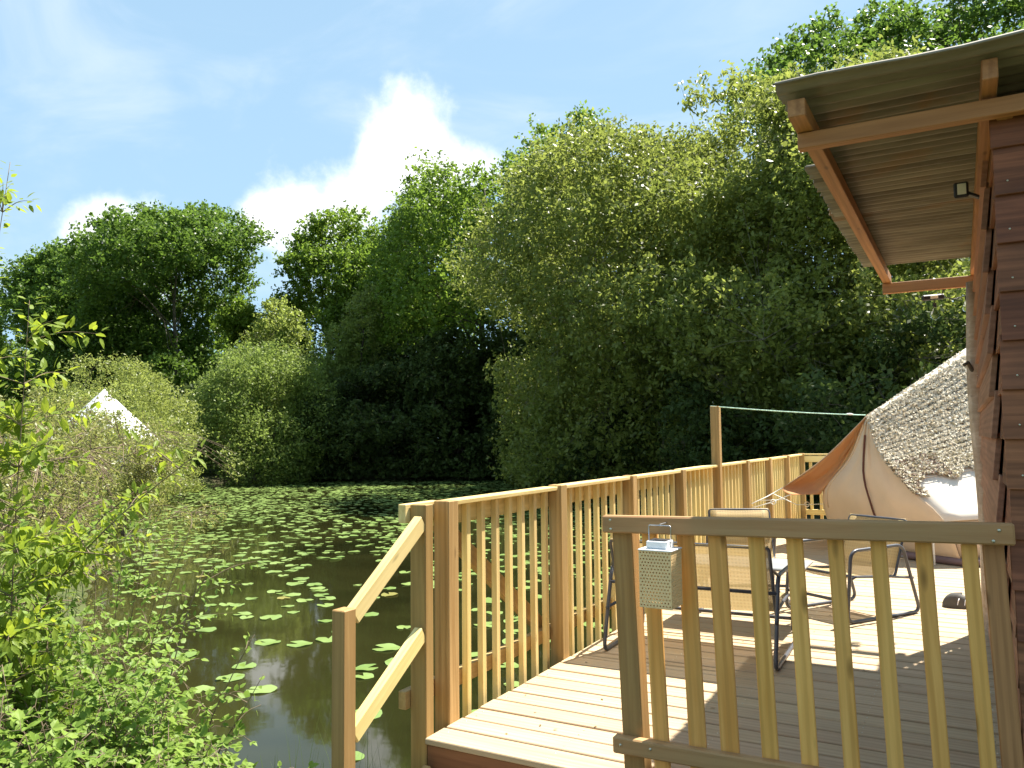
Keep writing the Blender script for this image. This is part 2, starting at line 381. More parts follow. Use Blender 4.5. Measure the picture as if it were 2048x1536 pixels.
# ------------------------------------------------------------------ ground and pond
POND = np.array([(-1.9, 0.25), (-4, 1.2), (-6.6, 2.6), (-11, 5.6), (-17, 10.2), (-24.6, 17.0), (-32.0, 24.3), (-30.6, 27.6), (-26.6, 30.9), (-22.2, 33.9),
                 (-17.4, 36.4), (-11, 33), (-6, 25), (-1, 18), (5, 14), (9, 9), (9, 0.9), (3, 0.5), (-0.3, 0.15)])
WZ = -0.8
def pond_sd(x, y):
    P = POND; n = len(P); d = np.full(x.shape, 1e9); ins = np.zeros(x.shape, bool)
    for i in range(n):
        a = P[i]; b = P[(i + 1) % n]; e = b - a
        t_ = np.clip(((x - a[0]) * e[0] + (y - a[1]) * e[1]) / (e @ e), 0, 1)
        d = np.minimum(d, np.hypot(x - a[0] - t_ * e[0], y - a[1] - t_ * e[1]))
        c1 = (a[1] > y) != (b[1] > y)
        with np.errstate(divide='ignore', invalid='ignore'):
            xi = (b[0] - a[0]) * (y - a[1]) / (b[1] - a[1]) + a[0]
        ins ^= c1 & (x < xi)
    return np.where(ins, -d, d)
def ground_z(x, y):
    x = np.asarray(x, float); y = np.asarray(y, float); sd = pond_sd(x, y)
    bump = 0.05 * np.sin(x * 1.7 + 0.4) * np.cos(y * 1.3) + 0.04 * np.sin(x * 4.1 + y * 3.3)
    outz = WZ + 0.05 + np.minimum(sd, 1.2) * 0.28 + np.clip(sd - 1.2, 0, 3) * 0.07 + np.clip(sd - 6, 0, 40) * 0.03 + bump * np.clip(sd, 0, 1)
    inz = WZ - 0.02 + np.maximum(sd, -2.0) * 0.45
    return np.where(sd > 0, outz, inz)
def axis(c0, c1, step, far):
    core = np.arange(c0, c1 + 1e-6, step); g = []; s = step; v = 0
    while v < far: s *= 1.22; v += s; g.append(v)
    g = np.array(g); return np.concatenate([c0 - g[::-1], core, c1 + g])
ax_ = axis(-36, 10, 0.55, 900); ay_ = axis(-6, 40, 0.55, 900)
X, Y = np.meshgrid(ax_, ay_); Z = ground_z(X, Y); nx = len(ax_); ny = len(ay_)
idx = np.arange(nx * ny).reshape(ny, nx)
F = np.stack([idx[:-1, :-1], idx[:-1, 1:], idx[1:, 1:], idx[1:, :-1]], -1).reshape(-1, 4)
o = link(bpy.data.objects.new('ground', np_mesh('ground', np.stack([X, Y, Z], -1).reshape(-1, 3), F, 'soil', smooth=True))); tag(o, kind='structure')
o = pyobj('pond_water', [(-37, -1.2, WZ), (12, -1.2, WZ), (12, 41, WZ), (-37, 41, WZ)], [(0, 1, 2, 3)], 'water'); tag(o, kind='structure')

# ------------------------------------------------------------------ deck
YEND = 10.66
deck = thing('deck', 'pale timber deck of long boards built out over the pond edge', 'deck', (0, 0, 0))
rnd = random.Random(3)
p = 0.1612
k = 0
while k * p < YEND:
    y0 = k * p + 0.008 + (-0.017 if k == 0 else 0); y1 = (k + 1) * p - 0.008
    x0 = rnd.uniform(-0.006, 0.006); dz = rnd.uniform(-0.0015, 0.0015)
    board('deck_board', (x0, (y0 + y1) / 2, -0.014 + dz), (5.2, (y0 + y1) / 2, -0.014 + dz), y1 - y0, 0.028, 'deck', deck, bev=0.004)
    k += 1
board('rim_joist', (0.004, 0.022, -0.125), (5.2, 0.022, -0.125), 0.042, 0.19, 'rim', deck)
for y in np.arange(1.3, YEND, 1.3): board('joist', (0.02, y, -0.125), (5.2, y, -0.125), 0.045, 0.19, 'rim', deck)
for x in (0.25, 2.6, 5.0):
    for y in (0.25, 3.5, 7.0, 10.4): board('pile', (x, y, -1.9), (x, y, -0.222), 0.1, 0.1, 'post', deck, up=(0, 1, 0))
sc = Tubes()   # screw heads
for k in range(0, 30):
    for x in (0.05, 0.62, 1.2, 1.8, 2.35):
        for dy in (0.045, 0.115): sc.add([(x + rnd.uniform(-.006, .006), k * p + dy, -0.002), (x, k * p + dy, 0.0012)], 0.0035, 5)
o = sc.obj('screw_heads', 'screw', deck); o['kind'] = 'stuff'

# ------------------------------------------------------------------ fence along the pond
fence = thing('balustrade', 'long pale slatted balustrade running along the pond side of the deck', 'fence', (-0.06, 0.2, 0))
Y1 = 0.2; S = 1.3048
for k in range(9):
    y = Y1 + S * k; tall = 1.725 if k == 4 else 1.1 + rnd.uniform(-0.004, 0.004)
    po_ = board('post', (-0.046, y + 0.0465, -1.6), (-0.046, y + 0.0465, tall), 0.092, 0.092, 'post' if k not in (0,) else 'post', fence, up=(0, 1, 0), bev=0.004)
    if k == 4: po_['label'] = 'taller post holding the end of the rope'
for k in range(8):
    y0 = Y1 + S * k + 0.094; y1 = Y1 + S * (k + 1) - 0.001; dz = rnd.uniform(-0.004, 0.004)
    board('top_rail', (-0.1165, y0 - 0.04, 1.015), (-0.1165, y1 + 0.04, 1.015), 0.043, 0.105, 'fence', fence)
    board('handrail', (-0.070, y0, 1.083 + dz), (-0.070, y1, 1.083 + dz), 0.098, 0.024, 'fence', fence)
    board('bottom_rail', (-0.1165, y0 - 0.04, 0.155), (-0.1165, y1 + 0.04, 0.155), 0.043, 0.085, 'post', fence)
    for j in range(8):
        y = y0 + 0.035 + j * (y1 - y0 - 0.065) / 7.4 + rnd.uniform(-0.006, 0.006); w_ = rnd.uniform(0.036, 0.043)
        if j == 0: y = y0 + 0.045
        lean = rnd.uniform(-0.005, 0.005)
        board('baluster', (-0.0775, y, -0.13), (-0.0775, y + lean, 1.0705), w_, 0.034, 'fence', fence, up=(1, 0, 0), bev=0.0025)
board('top_rail', (-0.1165, -0.035, 1.05), (-0.1165, 0.25, 1.05), 0.043, 0.09, 'fence', fence)
board('bottom_rail', (-0.1165, -0.035, 0.165), (-0.1165, 0.25, 0.165), 0.043, 0.085, 'post', fence)
board('brace', (-0.162, 0.24, 1.04), (-0.162, 1.54, 0.17), 0.045, 0.095, 'post', fence)

# fence closing the far end of the deck
back = thing('balustrade', 'short slatted balustrade closing the far end of the deck behind the tent', 'fence', (2.5, YEND + 0.05, 0))
yb = Y1 + S * 8 + 0.05
for i in range(5):
    x0 = 0.0 + i * 1.3; x1 = x0 + 1.3
    board('post', (x1 - 0.04, yb, -1.6), (x1 - 0.04, yb, 1.1), 0.09, 0.09, 'post', back, up=(0, 1, 0))
    board('handrail', (x0 + 0.004, yb, 1.085), (x1 - 0.09, yb, 1.085), 0.098, 0.024, 'fence', back)
    board('top_rail', (x0 + 0.004, yb - 0.03, 1.012), (x1 - 0.088, yb - 0.03, 1.012), 0.04, 0.10, 'fence', back)
    board('bottom_rail', (x0 + 0.004, yb - 0.03, 0.155), (x1 - 0.088, yb - 0.03, 0.155), 0.04, 0.085, 'fence', back)
    for j in range(8): board('baluster', (x0 + 0.09 + j * 0.148, yb + 0.012, -0.1), (x0 + 0.09 + j * 0.148, yb + 0.012, 1.071), 0.045, 0.042, 'fence', back, up=(0, 1, 0))

# ------------------------------------------------------------------ stair rail and steps at the near corner
stair = thing('stair_handrail', 'sloping two-bar handrail of the steps beside the pond', 'handrail', (-0.045, -0.3, -0.5))
board('corner_post', (-0.046, 0.032, -1.0), (-0.046, 0.032, 1.094), 0.092, 0.066, 'treated', stair, up=(0, 1, 0), bev=0.004)
board('lower_post', (-0.034, -0.547, -0.95), (-0.034, -0.547, 0.70), 0.068, 0.078, 'treated', stair, up=(0, 1, 0), bev=0.004)
board('handrail', (-0.028, -0.507, 0.658), (-0.028, -0.002, 1.012), 0.046, 0.078, 'fence', stair, bev=0.006)
board('lower_rail', (-0.028, -0.507, 0.165), (-0.028, -0.002, 0.485), 0.046, 0.078, 'fence', stair, bev=0.006)
for (y, z) in ((-0.004, 0.99), (-0.004, 0.46), (-0.5, 0.66)):
    pass
steps = thing('deck_steps', 'timber steps climbing from the bank to the deck corner', 'steps', (0.46, -0.3, -0.6))
for i in range(2):
    z = -0.2 * (i + 1); y = -0.14 - 0.27 * i
    board('tread', (0.02, y, z), (0.9, y, z), 0.26, 0.035, 'deck', steps)
for x in (0.035, 0.88): board('stringer', (x, -0.62, -0.62), (x, -0.01, -0.15), 0.04, 0.12, 'post', steps)

# ------------------------------------------------------------------ near railing with pickets
near = thing('picket_railing', 'low railing of yellow pickets between two greenish rails in front of the deck', 'railing', (1.65, 0.05, 0))
sh_ = lambda z: 0.036 * (1.0 - z)
def upr(name, x, w_, z0, z1, yc, tk, mat):
    board(name, (x + sh_(z0), yc, z0), (x + sh_(z1), yc, z1), w_, tk, mat, near, up=(0, 1, 0), bev=0.004)
upr('post', 0.985, 0.09, 0.002, 1.035, 0.098, 0.09, 'treated')
upr('post', 2.352, 0.066, 0.002, 1.08, 0.098, 0.07, 'beam')
board('top_rail', (0.915, 0.024, 1.041), (2.416, 0.024, 1.069), 0.046, 0.073, 'rail', near, bev=0.006)
board('lower_rail', (0.945, 0.024, 0.130), (2.34, 0.024, 0.150), 0.046, 0.068, 'rail', near, bev=0.006)
for (x, w_) in ((1.108, 0.066), (1.262, 0.070), (1.392, 0.072), (1.547, 0.062), (1.692, 0.061), (1.84, 0.056), (1.988, 0.054), (2.136, 0.054), (2.279, 0.05)):
    upr('picket', x, w_, -0.001 + 0.003, 1.025, 0.0585, 0.021, 'picket')
sc = Tubes()
for (x, z) in ((0.955, 1.022), (0.953, 1.06), (2.352, 1.045), (2.37, 1.082), (0.98, 0.135), (1.11, 0.14)):
    sc.add([(x, 0.003, z), (x, -0.0025, z)], 0.0055, 8)
o = sc.obj('screw_heads', 'screw', near); o['kind'] = 'stuff'

# ------------------------------------------------------------------ hut with canopy
hut = thing('timber_hut', 'dark red-brown lapped-board hut with an overhanging corrugated roof', 'hut', (3.7, 1.7, 0))
z = -0.16; ex = 0.172; i = 0
while z < 2.5:
    h = min(0.197, 2.53 - z)
    jit = rnd.uniform(-0.006, 0.006)
    # front face, bottom edge kicked out
    board('wall_board', (2.405 + jit, 0.083, z + h / 2), (5.1, 0.083, z + h / 2), h, 0.020, 'hut', hut, up=(0, -1, 0.10), bev=0.002)
    # pond-facing side
    j2 = rnd.uniform(-0.03, 0.03)
    board('wall_board', (2.398, 0.62 + j2 * 3, z + h / 2), (2.398, 3.42 + j2, z + h / 2), h, 0.022, 'raw', hut, up=(-1, 0, 0.12), bev=0.002)
    board('wall_board', (2.425, 0.12, z + h / 2), (2.425, 0.60, z + h / 2), h, 0.018, 'hut', hut, up=(-1, 0, 0.10), bev=0.002)
    z += ex; i += 1
sc = Tubes(); zz = -0.16
while zz < 2.4:
    for x in (2.45, 2.52, 3.1): sc.add([(x + rnd.uniform(-.008, .008), 0.086, zz + 0.05 + rnd.uniform(-.01, .01)), (x, 0.066, zz + 0.05)], 0.0035, 6)
    zz += ex
o = sc.obj('nail_heads', 'screw', hut); o['kind'] = 'stuff'
board('lining', (2.45, 0.6, 1.17), (2.45, 3.4, 1.17), 2.6, 0.012, 'hut', hut, up=(-1, 0, 0))
board('corner_stud', (2.455, 0.15, -0.16), (2.455, 0.15, 2.5), 0.06, 0.06, 'hut', hut, up=(0, 1, 0))
board('back_wall', (3.77, 3.46, -0.02), (3.77, 3.46, 2.5), 2.6, 0.03, 'hut', hut, up=(0, 1, 0))
board('side_wall', (5.11, 1.78, -0.02), (5.11, 1.78, 2.5), 0.03, 3.3, 'hut', hut, up=(0, 1, 0))
board('canopy_beam', (1.762, 0.028, 2.549), (5.1, 0.028, 2.549), 0.05, 0.062, 'beam', hut, bev=0.003)
board('canopy_beam', (1.755, 3.955, 2.59), (2.5, 3.955, 2.59), 0.045, 0.085, 'beam', hut, bev=0.003)
board('wall_plate', (2.452, 0.06, 2.555), (2.452, 4.03, 2.555), 0.05, 0.07, 'beam', hut)
board('purlin', (1.79, -0.175, 2.614), (1.79, 3.98, 2.668), 0.062, 0.066, 'beam', hut, bev=0.003)
board('purlin', (2.405, -0.15, 2.626), (2.405, 3.98, 2.668), 0.048, 0.07, 'beam', hut, bev=0.003)
for x in (3.3, 4.2, 5.0): board('purlin', (x, -0.15, 2.626), (x, 3.7, 2.668), 0.048, 0.07, 'beam', hut, bev=0.003)
def sheet(y0, y1, x0, lift, seed, wave=0.0):
    r = random.Random(seed); per = 0.085; ys = np.arange(y0, y1, per / 6); xs = np.linspace(x0, 5.5, 26); v = []; f = []
    for i_, y in enumerate(ys):
        for j_, x in enumerate(xs):
            e = max(0, 1 - (y - y0) / 0.25)
            zz = 2.672 + lift + 0.014 * math.sin(2 * math.pi * (y - y0) / per) + (y + 0.2) * 0.013
            zz += wave * e * 0.008 * math.sin(x * 7.0 + 1.2) + 0.004 * math.sin(x * 2.3 + seed)
            xx = x + (r.uniform(-0.006, 0.006) if j_ == 0 else 0)
            v.append((xx, y, zz))
    n = len(xs); m_ = len(ys)
    for i_ in range(m_ - 1):
        for j_ in range(n - 1): f.append((i_ * n + j_, i_ * n + j_ + 1, (i_ + 1) * n + j_ + 1, (i_ + 1) * n + j_))
    o = pyobj('roof_sheet', v, f, 'roof', hut, smooth=True)
    so = o.modifiers.new('thickness', 'SOLIDIFY'); so.thickness = 0.006; so.offset = 0
sheet(-0.24, 0.84, 1.725, 0.016, 1, 1.0); sheet(0.78, 1.80, 1.668, 0.004, 2); sheet(1.72, 2.92, 1.645, 0.014, 3); sheet(2.84, 3.66, 1.65, 0.004, 4)
tb = Tubes(); pts = []; rr = []
for i in range(15):
    t_ = i / 14; pts.append((2.405 + 0.012 * math.sin(t_ * 7) - 0.02 * t_, 3.57 + 0.01 * math.cos(t_ * 5), -0.001 + 2.52 * t_)); rr.append(0.062 + 0.004 * math.sin(t_ * 11) - 0.008 * t_)
tb.add(pts, rr, 12); log = tb.obj('log_post', 'log', hut)
tb = Tubes(); tb.add([(2.36, 3.52, 1.86), (2.33, 3.48, 1.92), (2.305, 3.45, 1.90)], [0.016, 0.014, 0.012], 7); tb.obj('branch_stub', 'bark', hut)
tb = Tubes()
for q in range(3):
    ring = [(2.397 + 0.062 * math.cos(a), 3.57 + 0.064 * math.sin(a), 1.78 + q * 0.02 + 0.025 * math.sin(a + q)) for a in np.linspace(0, 2 * math.pi, 15)[:-1]]
    tb.add(ring, 0.006, 5, closed=True)
tb.obj('lashing', 'rope', hut)

# floodlight under the eaves
fl = thing('flood_light', 'small black solar floodlight under the hut eaves', 'light', (2.33, 0.92, 2.42))
hs_ = board('housing', (2.285, 0.90, 2.508), (2.345, 0.90, 2.508), 0.03, 0.068, 'black', fl, up=(-0.1, -0.2, 1), bev=0.006)
board('lens', (2.30, 0.8825, 2.508), (2.335, 0.8825, 2.508), 0.004, 0.048, 'led', hs_, up=(-0.1, -0.2, 1), bev=0.001)
board('bracket', (2.325, 0.91, 2.50), (2.40, 0.92, 2.46), 0.03, 0.012, 'black', fl)

# string light with solar box and two pear bulbs
sl = thing('string_light', 'black solar box with clear pear bulbs hanging below the canopy beam', 'string light', (2.12, 4.06, 2.5))
sb_ = board('solar_box', (2.035, 4.03, 2.498), (2.19, 4.09, 2.508), 0.05, 0.042, 'black', sl, bev=0.008)
board('panel_label', (2.095, 4.026, 2.50), (2.15, 4.047, 2.503), 0.006, 0.022, 'led', sb_, bev=0.001)
tb = Tubes(); tb.add([(2.18, 4.07, 2.53), (2.20, 4.03, 2.58), (2.24, 3.99, 2.63)], 0.005, 6)
tb.add([(2.19, 4.09, 2.51), (2.26, 4.13, 2.485), (2.36, 4.19, 2.52), (2.42, 4.16, 2.56)], 0.004, 5); tb.add([(2.12, 4.08, 2.49), (2.122, 4.082, 2.46)], 0.004, 5); tb.obj('cable', 'black', sl)
for (bx, by, bz) in ((2.122, 4.082, 2.46), (2.35, 4.185, 2.515)):
    prof = [(0.0, 0.012), (0.02, 0.013), (0.035, 0.017), (0.06, 0.03), (0.08, 0.035), (0.1, 0.03), (0.112, 0.016), (0.117, 0.002)]
    tb = Tubes(); tb.add([(bx, by, bz - a) for a, r in prof[:3]], 0.0135, 10); b = tb.obj('bulb_socket', 'black', sl)
    tb = Tubes(); tb.add([(bx, by, bz - 0.02 - a) for a, r in prof], [r for a, r in prof], 14); tb.obj('bulb', 'glass', b)

# ------------------------------------------------------------------ lantern hung on the rail
LX, LY, LZ = 1.197, -0.075, 0.742
lan = thing('lantern', 'cream perforated metal box lantern hanging on the picket railing', 'lantern', (LX, LY, LZ), rot=Matrix.Rotation(math.radians(-2), 4, 'Z'))
LM = MW[lan.name]
def perforated(w_, h, nxh, nyh, mat, name, M4):
    cw = w_ / nxh; ch = h / nyh; v = []; f = []
    for j in range(nyh):
        for i in range(-1, nxh + 1):
            off = 0.5 * cw if j % 2 else 0.0
            x0 = i * cw + off; x1 = x0 + cw
            x0c = max(0, min(w_, x0)); x1c = max(0, min(w_, x1))
            if x1c - x0c < 1e-6: continue
            z0 = j * ch; z1 = z0 + ch; b = len(v)
            if x1c - x0c < cw * 0.99:
                v += [(x0c, 0, z0), (x1c, 0, z0), (x1c, 0, z1), (x0c, 0, z1)]; f.append((b, b + 1, b + 2, b + 3)); continue
            cx, cz, r = (x0 + x1) / 2, (z0 + z1) / 2, min(cw, ch) * 0.29
            outer = [(x1, cz), (x1, z1), (cx, z1), (x0, z1), (x0, cz), (x0, z0), (cx, z0), (x1, z0)]
            inner = [(cx + r * math.cos(a * math.pi / 4), cz + r * math.sin(a * math.pi / 4)) for a in range(8)]
            v += [(a, 0, c_) for a, c_ in outer] + [(a, 0, c_) for a, c_ in inner]
            for q in range(8): f.append((b + q, b + (q + 1) % 8, b + 8 + (q + 1) % 8, b + 8 + q))
    o = pyobj(name, [(a - w_ / 2, y_, c_) for a, y_, c_ in v], f, mat, lan, M4)
    so = o.modifiers.new('thickness', 'SOLIDIFY'); so.thickness = 0.0012
hw = 0.067; hd = 0.062; HH = 0.218
for ang, d_, w_, n_ in ((0, hd, 2 * hw, 10), (math.pi, hd, 2 * hw, 10), (math.pi / 2, hw, 2 * hd, 9), (-math.pi / 2, hw, 2 * hd, 9)):
    perforated(w_ - 0.002, HH, n_, 17, 'lantern', 'perforated_panel', LM @ Matrix.Rotation(ang, 4, 'Z') @ Matrix.Translation((0, -d_, 0)))
def lbox(name, c, s, mat, bev=0.002, par=None):
    return link(bpy.data.objects.new(name, box_mesh(s[0], s[1], s[2], bev, mat)), par or lan, LM @ Matrix.Translation(c))
lbox('lid', (0, 0, HH + 0.003), (2 * hw + 0.006, 2 * hd + 0.006, 0.006), 'white')  # whiter than the box: sun on the lantern top put into the colour
lbox('base_plate', (0, 0, -0.002), (2 * hw, 2 * hd, 0.004), 'lantern', 0.001)
cap_ = lbox('solar_cap', (0, 0, HH + 0.0215), (0.088, 0.08, 0.031), 'white', 0.004)
lbox('solar_cell', (0, 0, HH + 0.0385), (0.07, 0.062, 0.003), 'black', 0.001, cap_)
tb = Tubes(); tb.add(rounded([(-0.046, 0, HH + 0.01), (-0.046, 0, HH + 0.095), (0.046, 0, HH + 0.095), (0.046, 0, HH + 0.01)], 0.006, 3), 0.0022, 7)
tb.obj('wire_handle', 'steel', lan, LM)
tb = Tubes(); tb.add([(0.0, 0.0, HH + 0.0975), (0.0, 0.02, HH + 0.0985), (0, 0.078, HH + 0.0985)], 0.003, 7); tb.obj('hanging_nail', 'steel', lan, LM)

# ------------------------------------------------------------------ garden seats
def seat(name, label, cat, loc, fwd, Wd, group=None):
    f = Vector((fwd[0], fwd[1], 0)).normalized(); r = Vector((f.y, -f.x, 0))
    R = Matrix((r, f, Vector((0, 0, 1)))).transposed().to_4x4()
    th = thing(name, label, cat, loc, group, R); Wm = MW[th.name]
    for s in (-1, 1):
        x = s * Wd / 2
        loop = rounded([(x, -0.40, 0.013), (x, 0.42, 0.013), (x, 0.36, 0.535), (x, -0.22, 0.545)], 0.075, 6, closed=True)
        tb = Tubes(); tb.add(loop, 0.0135, 8, closed=True); tb.obj('side_frame', 'frame', th, Wm)
    h = Wd / 2 - 0.03
    tb = Tubes(); tb.add(rounded([(-h, 0.30, 0.335), (-h, -0.16, 0.30), (-h, -0.33, 0.725), (h, -0.33, 0.725), (h, -0.16, 0.30), (h, 0.30, 0.335)], 0.03, 4), 0.011, 8)
    tb.add([(-h, 0.30, 0.335), (h, 0.30, 0.335)], 0.011, 8)
    for s in (-1, 1):
        tb.add([(s * h, 0.28, 0.334), (s * Wd / 2, 0.365, 0.33)], 0.010, 7); tb.add([(s * h, -0.13, 0.30), (s * Wd / 2, -0.335, 0.28)], 0.010, 7); tb.add([(s * h, -0.275, 0.59), (s * Wd / 2, -0.215, 0.545)], 0.010, 7)
    tb.obj('seat_frame', 'frame', th, Wm)
    tb = Tubes(); tb.add([(-Wd / 2, 0.395, 0.16), (Wd / 2, 0.395, 0.16)], 0.0125, 8); tb.obj('stretcher', 'frame', th, Wm); tb = Tubes(); tb.add([(-Wd / 2, -0.258, 0.44), (Wd / 2, -0.258, 0.44)], 0.012, 8); tb.obj('stretcher', 'frame', th, Wm)
    prof = [(0.315, 0.322), (0.30, 0.347), (0.2, 0.335), (0.05, 0.305), (-0.08, 0.296), (-0.15, 0.32), (-0.19, 0.40), (-0.24, 0.53), (-0.29, 0.64), (-0.327, 0.735), (-0.345, 0.728)]
    v = []; fc = []; nn = 9
    for (y, z_) in prof:
        for i in range(nn):
            u = i / (nn - 1) * 2 - 1; v.append((u * (h - 0.004), y, z_ - 0.018 * (1 - u * u) * (1 if z_ < 0.36 else 0.2)))
    for a in range(len(prof) - 1):
        for b in range(nn - 1): fc.append((a * nn + b, a * nn + b + 1, (a + 1) * nn + b + 1, (a + 1) * nn + b))
    o = pyobj('sling', v, fc, 'sling', th, Wm, smooth=True); so = o.modifiers.new('thickness', 'SOLIDIFY'); so.thickness = 0.003
    return th
seat('garden_bench', 'two-seat mesh garden bench with its back to the picket railing', 'bench', (0.695, 2.19, 0), (-0.03, 1), 1.085)
seat('garden_chair', 'mesh garden chair facing the bench, beside the pond balustrade', 'chair', (0.56, 4.08, 0), (0.38, -0.92), 0.60, 'mesh garden chairs')
seat('garden_chair', 'mesh garden chair with grey tube arms standing before the tent', 'chair', (1.455, 3.82, 0), (-0.55, -0.835), 0.60, 'mesh garden chairs')
tab = thing('low_table', 'low grey table on tube legs in front of the mesh bench', 'table', (0.78, 3.1, 0))
board('table_top', (0.32, 3.1, 0.44), (1.24, 3.1, 0.44), 0.5, 0.02, 'table', tab, bev=0.006)
for x in (0.38, 1.16):
    tb = Tubes(); tb.add(rounded([(x, 2.9, 0.43), (x, 2.86, 0.012), (x, 3.34, 0.012), (x, 3.3, 0.43)], 0.06, 5), 0.012, 8); tb.obj('leg', 'frame', tab)

# a rubber clog left on the boards
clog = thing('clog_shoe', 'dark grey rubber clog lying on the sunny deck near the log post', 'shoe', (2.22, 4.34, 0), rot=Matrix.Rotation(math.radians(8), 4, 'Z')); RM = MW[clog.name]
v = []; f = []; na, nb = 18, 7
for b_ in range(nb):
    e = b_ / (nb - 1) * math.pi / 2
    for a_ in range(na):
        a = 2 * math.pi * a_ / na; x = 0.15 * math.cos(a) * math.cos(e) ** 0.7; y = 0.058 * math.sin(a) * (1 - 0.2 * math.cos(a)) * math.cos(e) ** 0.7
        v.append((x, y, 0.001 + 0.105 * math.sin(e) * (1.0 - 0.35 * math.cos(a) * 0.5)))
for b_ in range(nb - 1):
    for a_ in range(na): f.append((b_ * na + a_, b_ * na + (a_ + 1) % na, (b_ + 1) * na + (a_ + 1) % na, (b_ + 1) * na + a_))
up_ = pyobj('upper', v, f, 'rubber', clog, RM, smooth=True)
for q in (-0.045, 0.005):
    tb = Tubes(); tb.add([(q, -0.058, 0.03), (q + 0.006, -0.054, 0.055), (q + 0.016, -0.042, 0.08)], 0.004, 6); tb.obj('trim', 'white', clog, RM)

# ------------------------------------------------------------------ bell tent on the deck
tent = thing('bell_tent', 'cream canvas bell tent pitched on the deck with its backlit-toned door flap drawn out', 'tent', (2.2, 8.0, 0))
A = Vector((1.31, 7.12, 1.63)); PK = Vector((2.95, 9.5, 2.98)); E1 = Vector((0.24, 7.52, 0.735)); E1b = Vector((0.40, 7.15, 0.675)); E2 = Vector((0.73, 7.45, 0.67))
R1 = Vector((2.07, 6.60, 0.47)); BL = Vector((0.86, 7.58, 0.02)); BR = Vector((2.22, 6.64, 0.02))
def curve(pts, n):
    pts = [Vector(p) for p in pts]; out = []
    P = [pts[0] * 2 - pts[1]] + pts + [pts[-1] * 2 - pts[-2]]
    L = [0]
    for a, b in zip(pts, pts[1:]): L.append(L[-1] + (b - a).length)
    for i in range(n):
        s = L[-1] * i / (n - 1); k = 0
        while k < len(pts) - 2 and s > L[k + 1]: k += 1
        u = (s - L[k]) / max(1e-9, L[k + 1] - L[k]); p0, p1, p2, p3 = P[k:k + 4]
        out.append(0.5 * ((2 * p1) + (p2 - p0) * u + (2 * p0 - 5 * p1 + 4 * p2 - p3) * u * u + (3 * p1 - p0 - 3 * p2 + p3) * u ** 3))
    return out
def ruled(name, c0, c1, nu, mat, bulge=(0, 0, 0), parent=tent, thick=0.004):
    n = len(c0); v = []; f = []; bv = Vector(bulge)
    for i in range(n):
        for j in range(nu):
            u = j / (nu - 1); s = i / (n - 1)
            w_ = (0.012 * math.sin(u * 23 + s * 7) + 0.010 * math.sin(u * 11 - s * 13) + 0.006 * math.sin(u * 47 + s * 21)) * math.sin(math.pi * u)
            v.append(c0[i].lerp(c1[i], u) + bv * (4 * u * (1 - u) * math.sin(math.pi * min(1, s))) + Vector((0, -1, 0)) * w_)
    for i in range(n - 1):
        for j in range(nu - 1): f.append((i * nu + j, i * nu + j + 1, (i + 1) * nu + j + 1, (i + 1) * nu + j))
    o = pyobj(name, v, f, mat, parent, smooth=True); so = o.modifiers.new('thickness', 'SOLIDIFY'); so.thickness = thick; so.offset = 0
    return o
NROW = 16
cl = curve([A, A.lerp(E2, 0.5) + Vector((0.05, 0, -0.02)), E2, BL], NROW); crr = curve([A, Vector((1.46, 6.98, 1.18)), Vector((1.72, 6.82, 0.84)), R1, BR], NROW)
dp_ = ruled('door_panel', cl, crr, 31, 'canvas', (-0.03, -0.05, 0))
# door seam / zip, a strip just proud of the panel
zc = [cl[i].lerp(crr[i], 0.50 + 0.02 * math.sin(i * 0.9)) + Vector((-0.03, -0.05, 0)) * math.sin(math.pi * i / (NROW - 1)) for i in range(2, NROW)]
tb = Tubes(); tb.add([q + Vector((-0.012, -0.02, 0)) for q in zc], 0.011, 6); tb.obj('door_zip', 'zip', dp_)
tb = Tubes(); tb.add([cl[i].lerp(crr[i], 0.05) + Vector((-0.006, -0.014, 0)) for i in range(1, 12)], 0.009, 6); tb.obj('flap_hem', 'canvas', tent)
# drawn-out flap on the left
ruled('door_flap', curve([A + Vector((0, 0, 0.01)), A.lerp(E2, 0.5) + Vector((0.03, -0.02, 0.0)), E2 + Vector((-0.01, -0.02, 0.02)), E2 + Vector((-0.02, -0.03, -0.0))], NROW),
      curve([A + Vector((0, 0, 0.012)), A.lerp(E1, 0.35) + Vector((0, 0, -0.07)), A.lerp(E1, 0.7) + Vector((0, 0, -0.075)), E1, E1b], NROW), 12, 'flap', (0.03, 0.12, -0.06))
# roof slopes
LE = Vector((1.0, 10.9, 0.7)); RE = Vector((4.6, 8.2, 0.62))
front_r = curve([A, Vector((1.46, 6.98, 1.18)), Vector((1.72, 6.82, 0.84)), R1], 14)
rear_r = curve([PK, PK.lerp(RE, 0.5) + Vector((0, 0, -0.16)), RE], 14)
ruled('roof_slope', front_r, rear_r, 14, 'roofcanvas', (0.02, 0.05, -0.10))
ruled('roof_slope', curve([A + Vector((-.004, 0, 0)), A.lerp(E1, 0.5) + Vector((0, 0, -0.06)), E1], 10), curve([PK, PK.lerp(LE, 0.5) + Vector((0, 0, -0.15)), LE], 10), 12, 'roofcanvas', (0.0, 0.0, -0.08))
ruled('roof_slope', curve([PK, PK.lerp(LE, 0.5) + Vector((0, 0, -0.15)), LE], 10), curve([PK, Vector((3.4, 10.9, 1.5)), Vector((4.0, 11.5 - 1.2, 0.65))], 10), 10, 'roofcanvas')
ruled('roof_slope', curve([PK, Vector((3.4, 10.9, 1.5)), Vector((4.0, 10.3, 0.65))], 10), rear_r[:10], 8, 'roofcanvas')
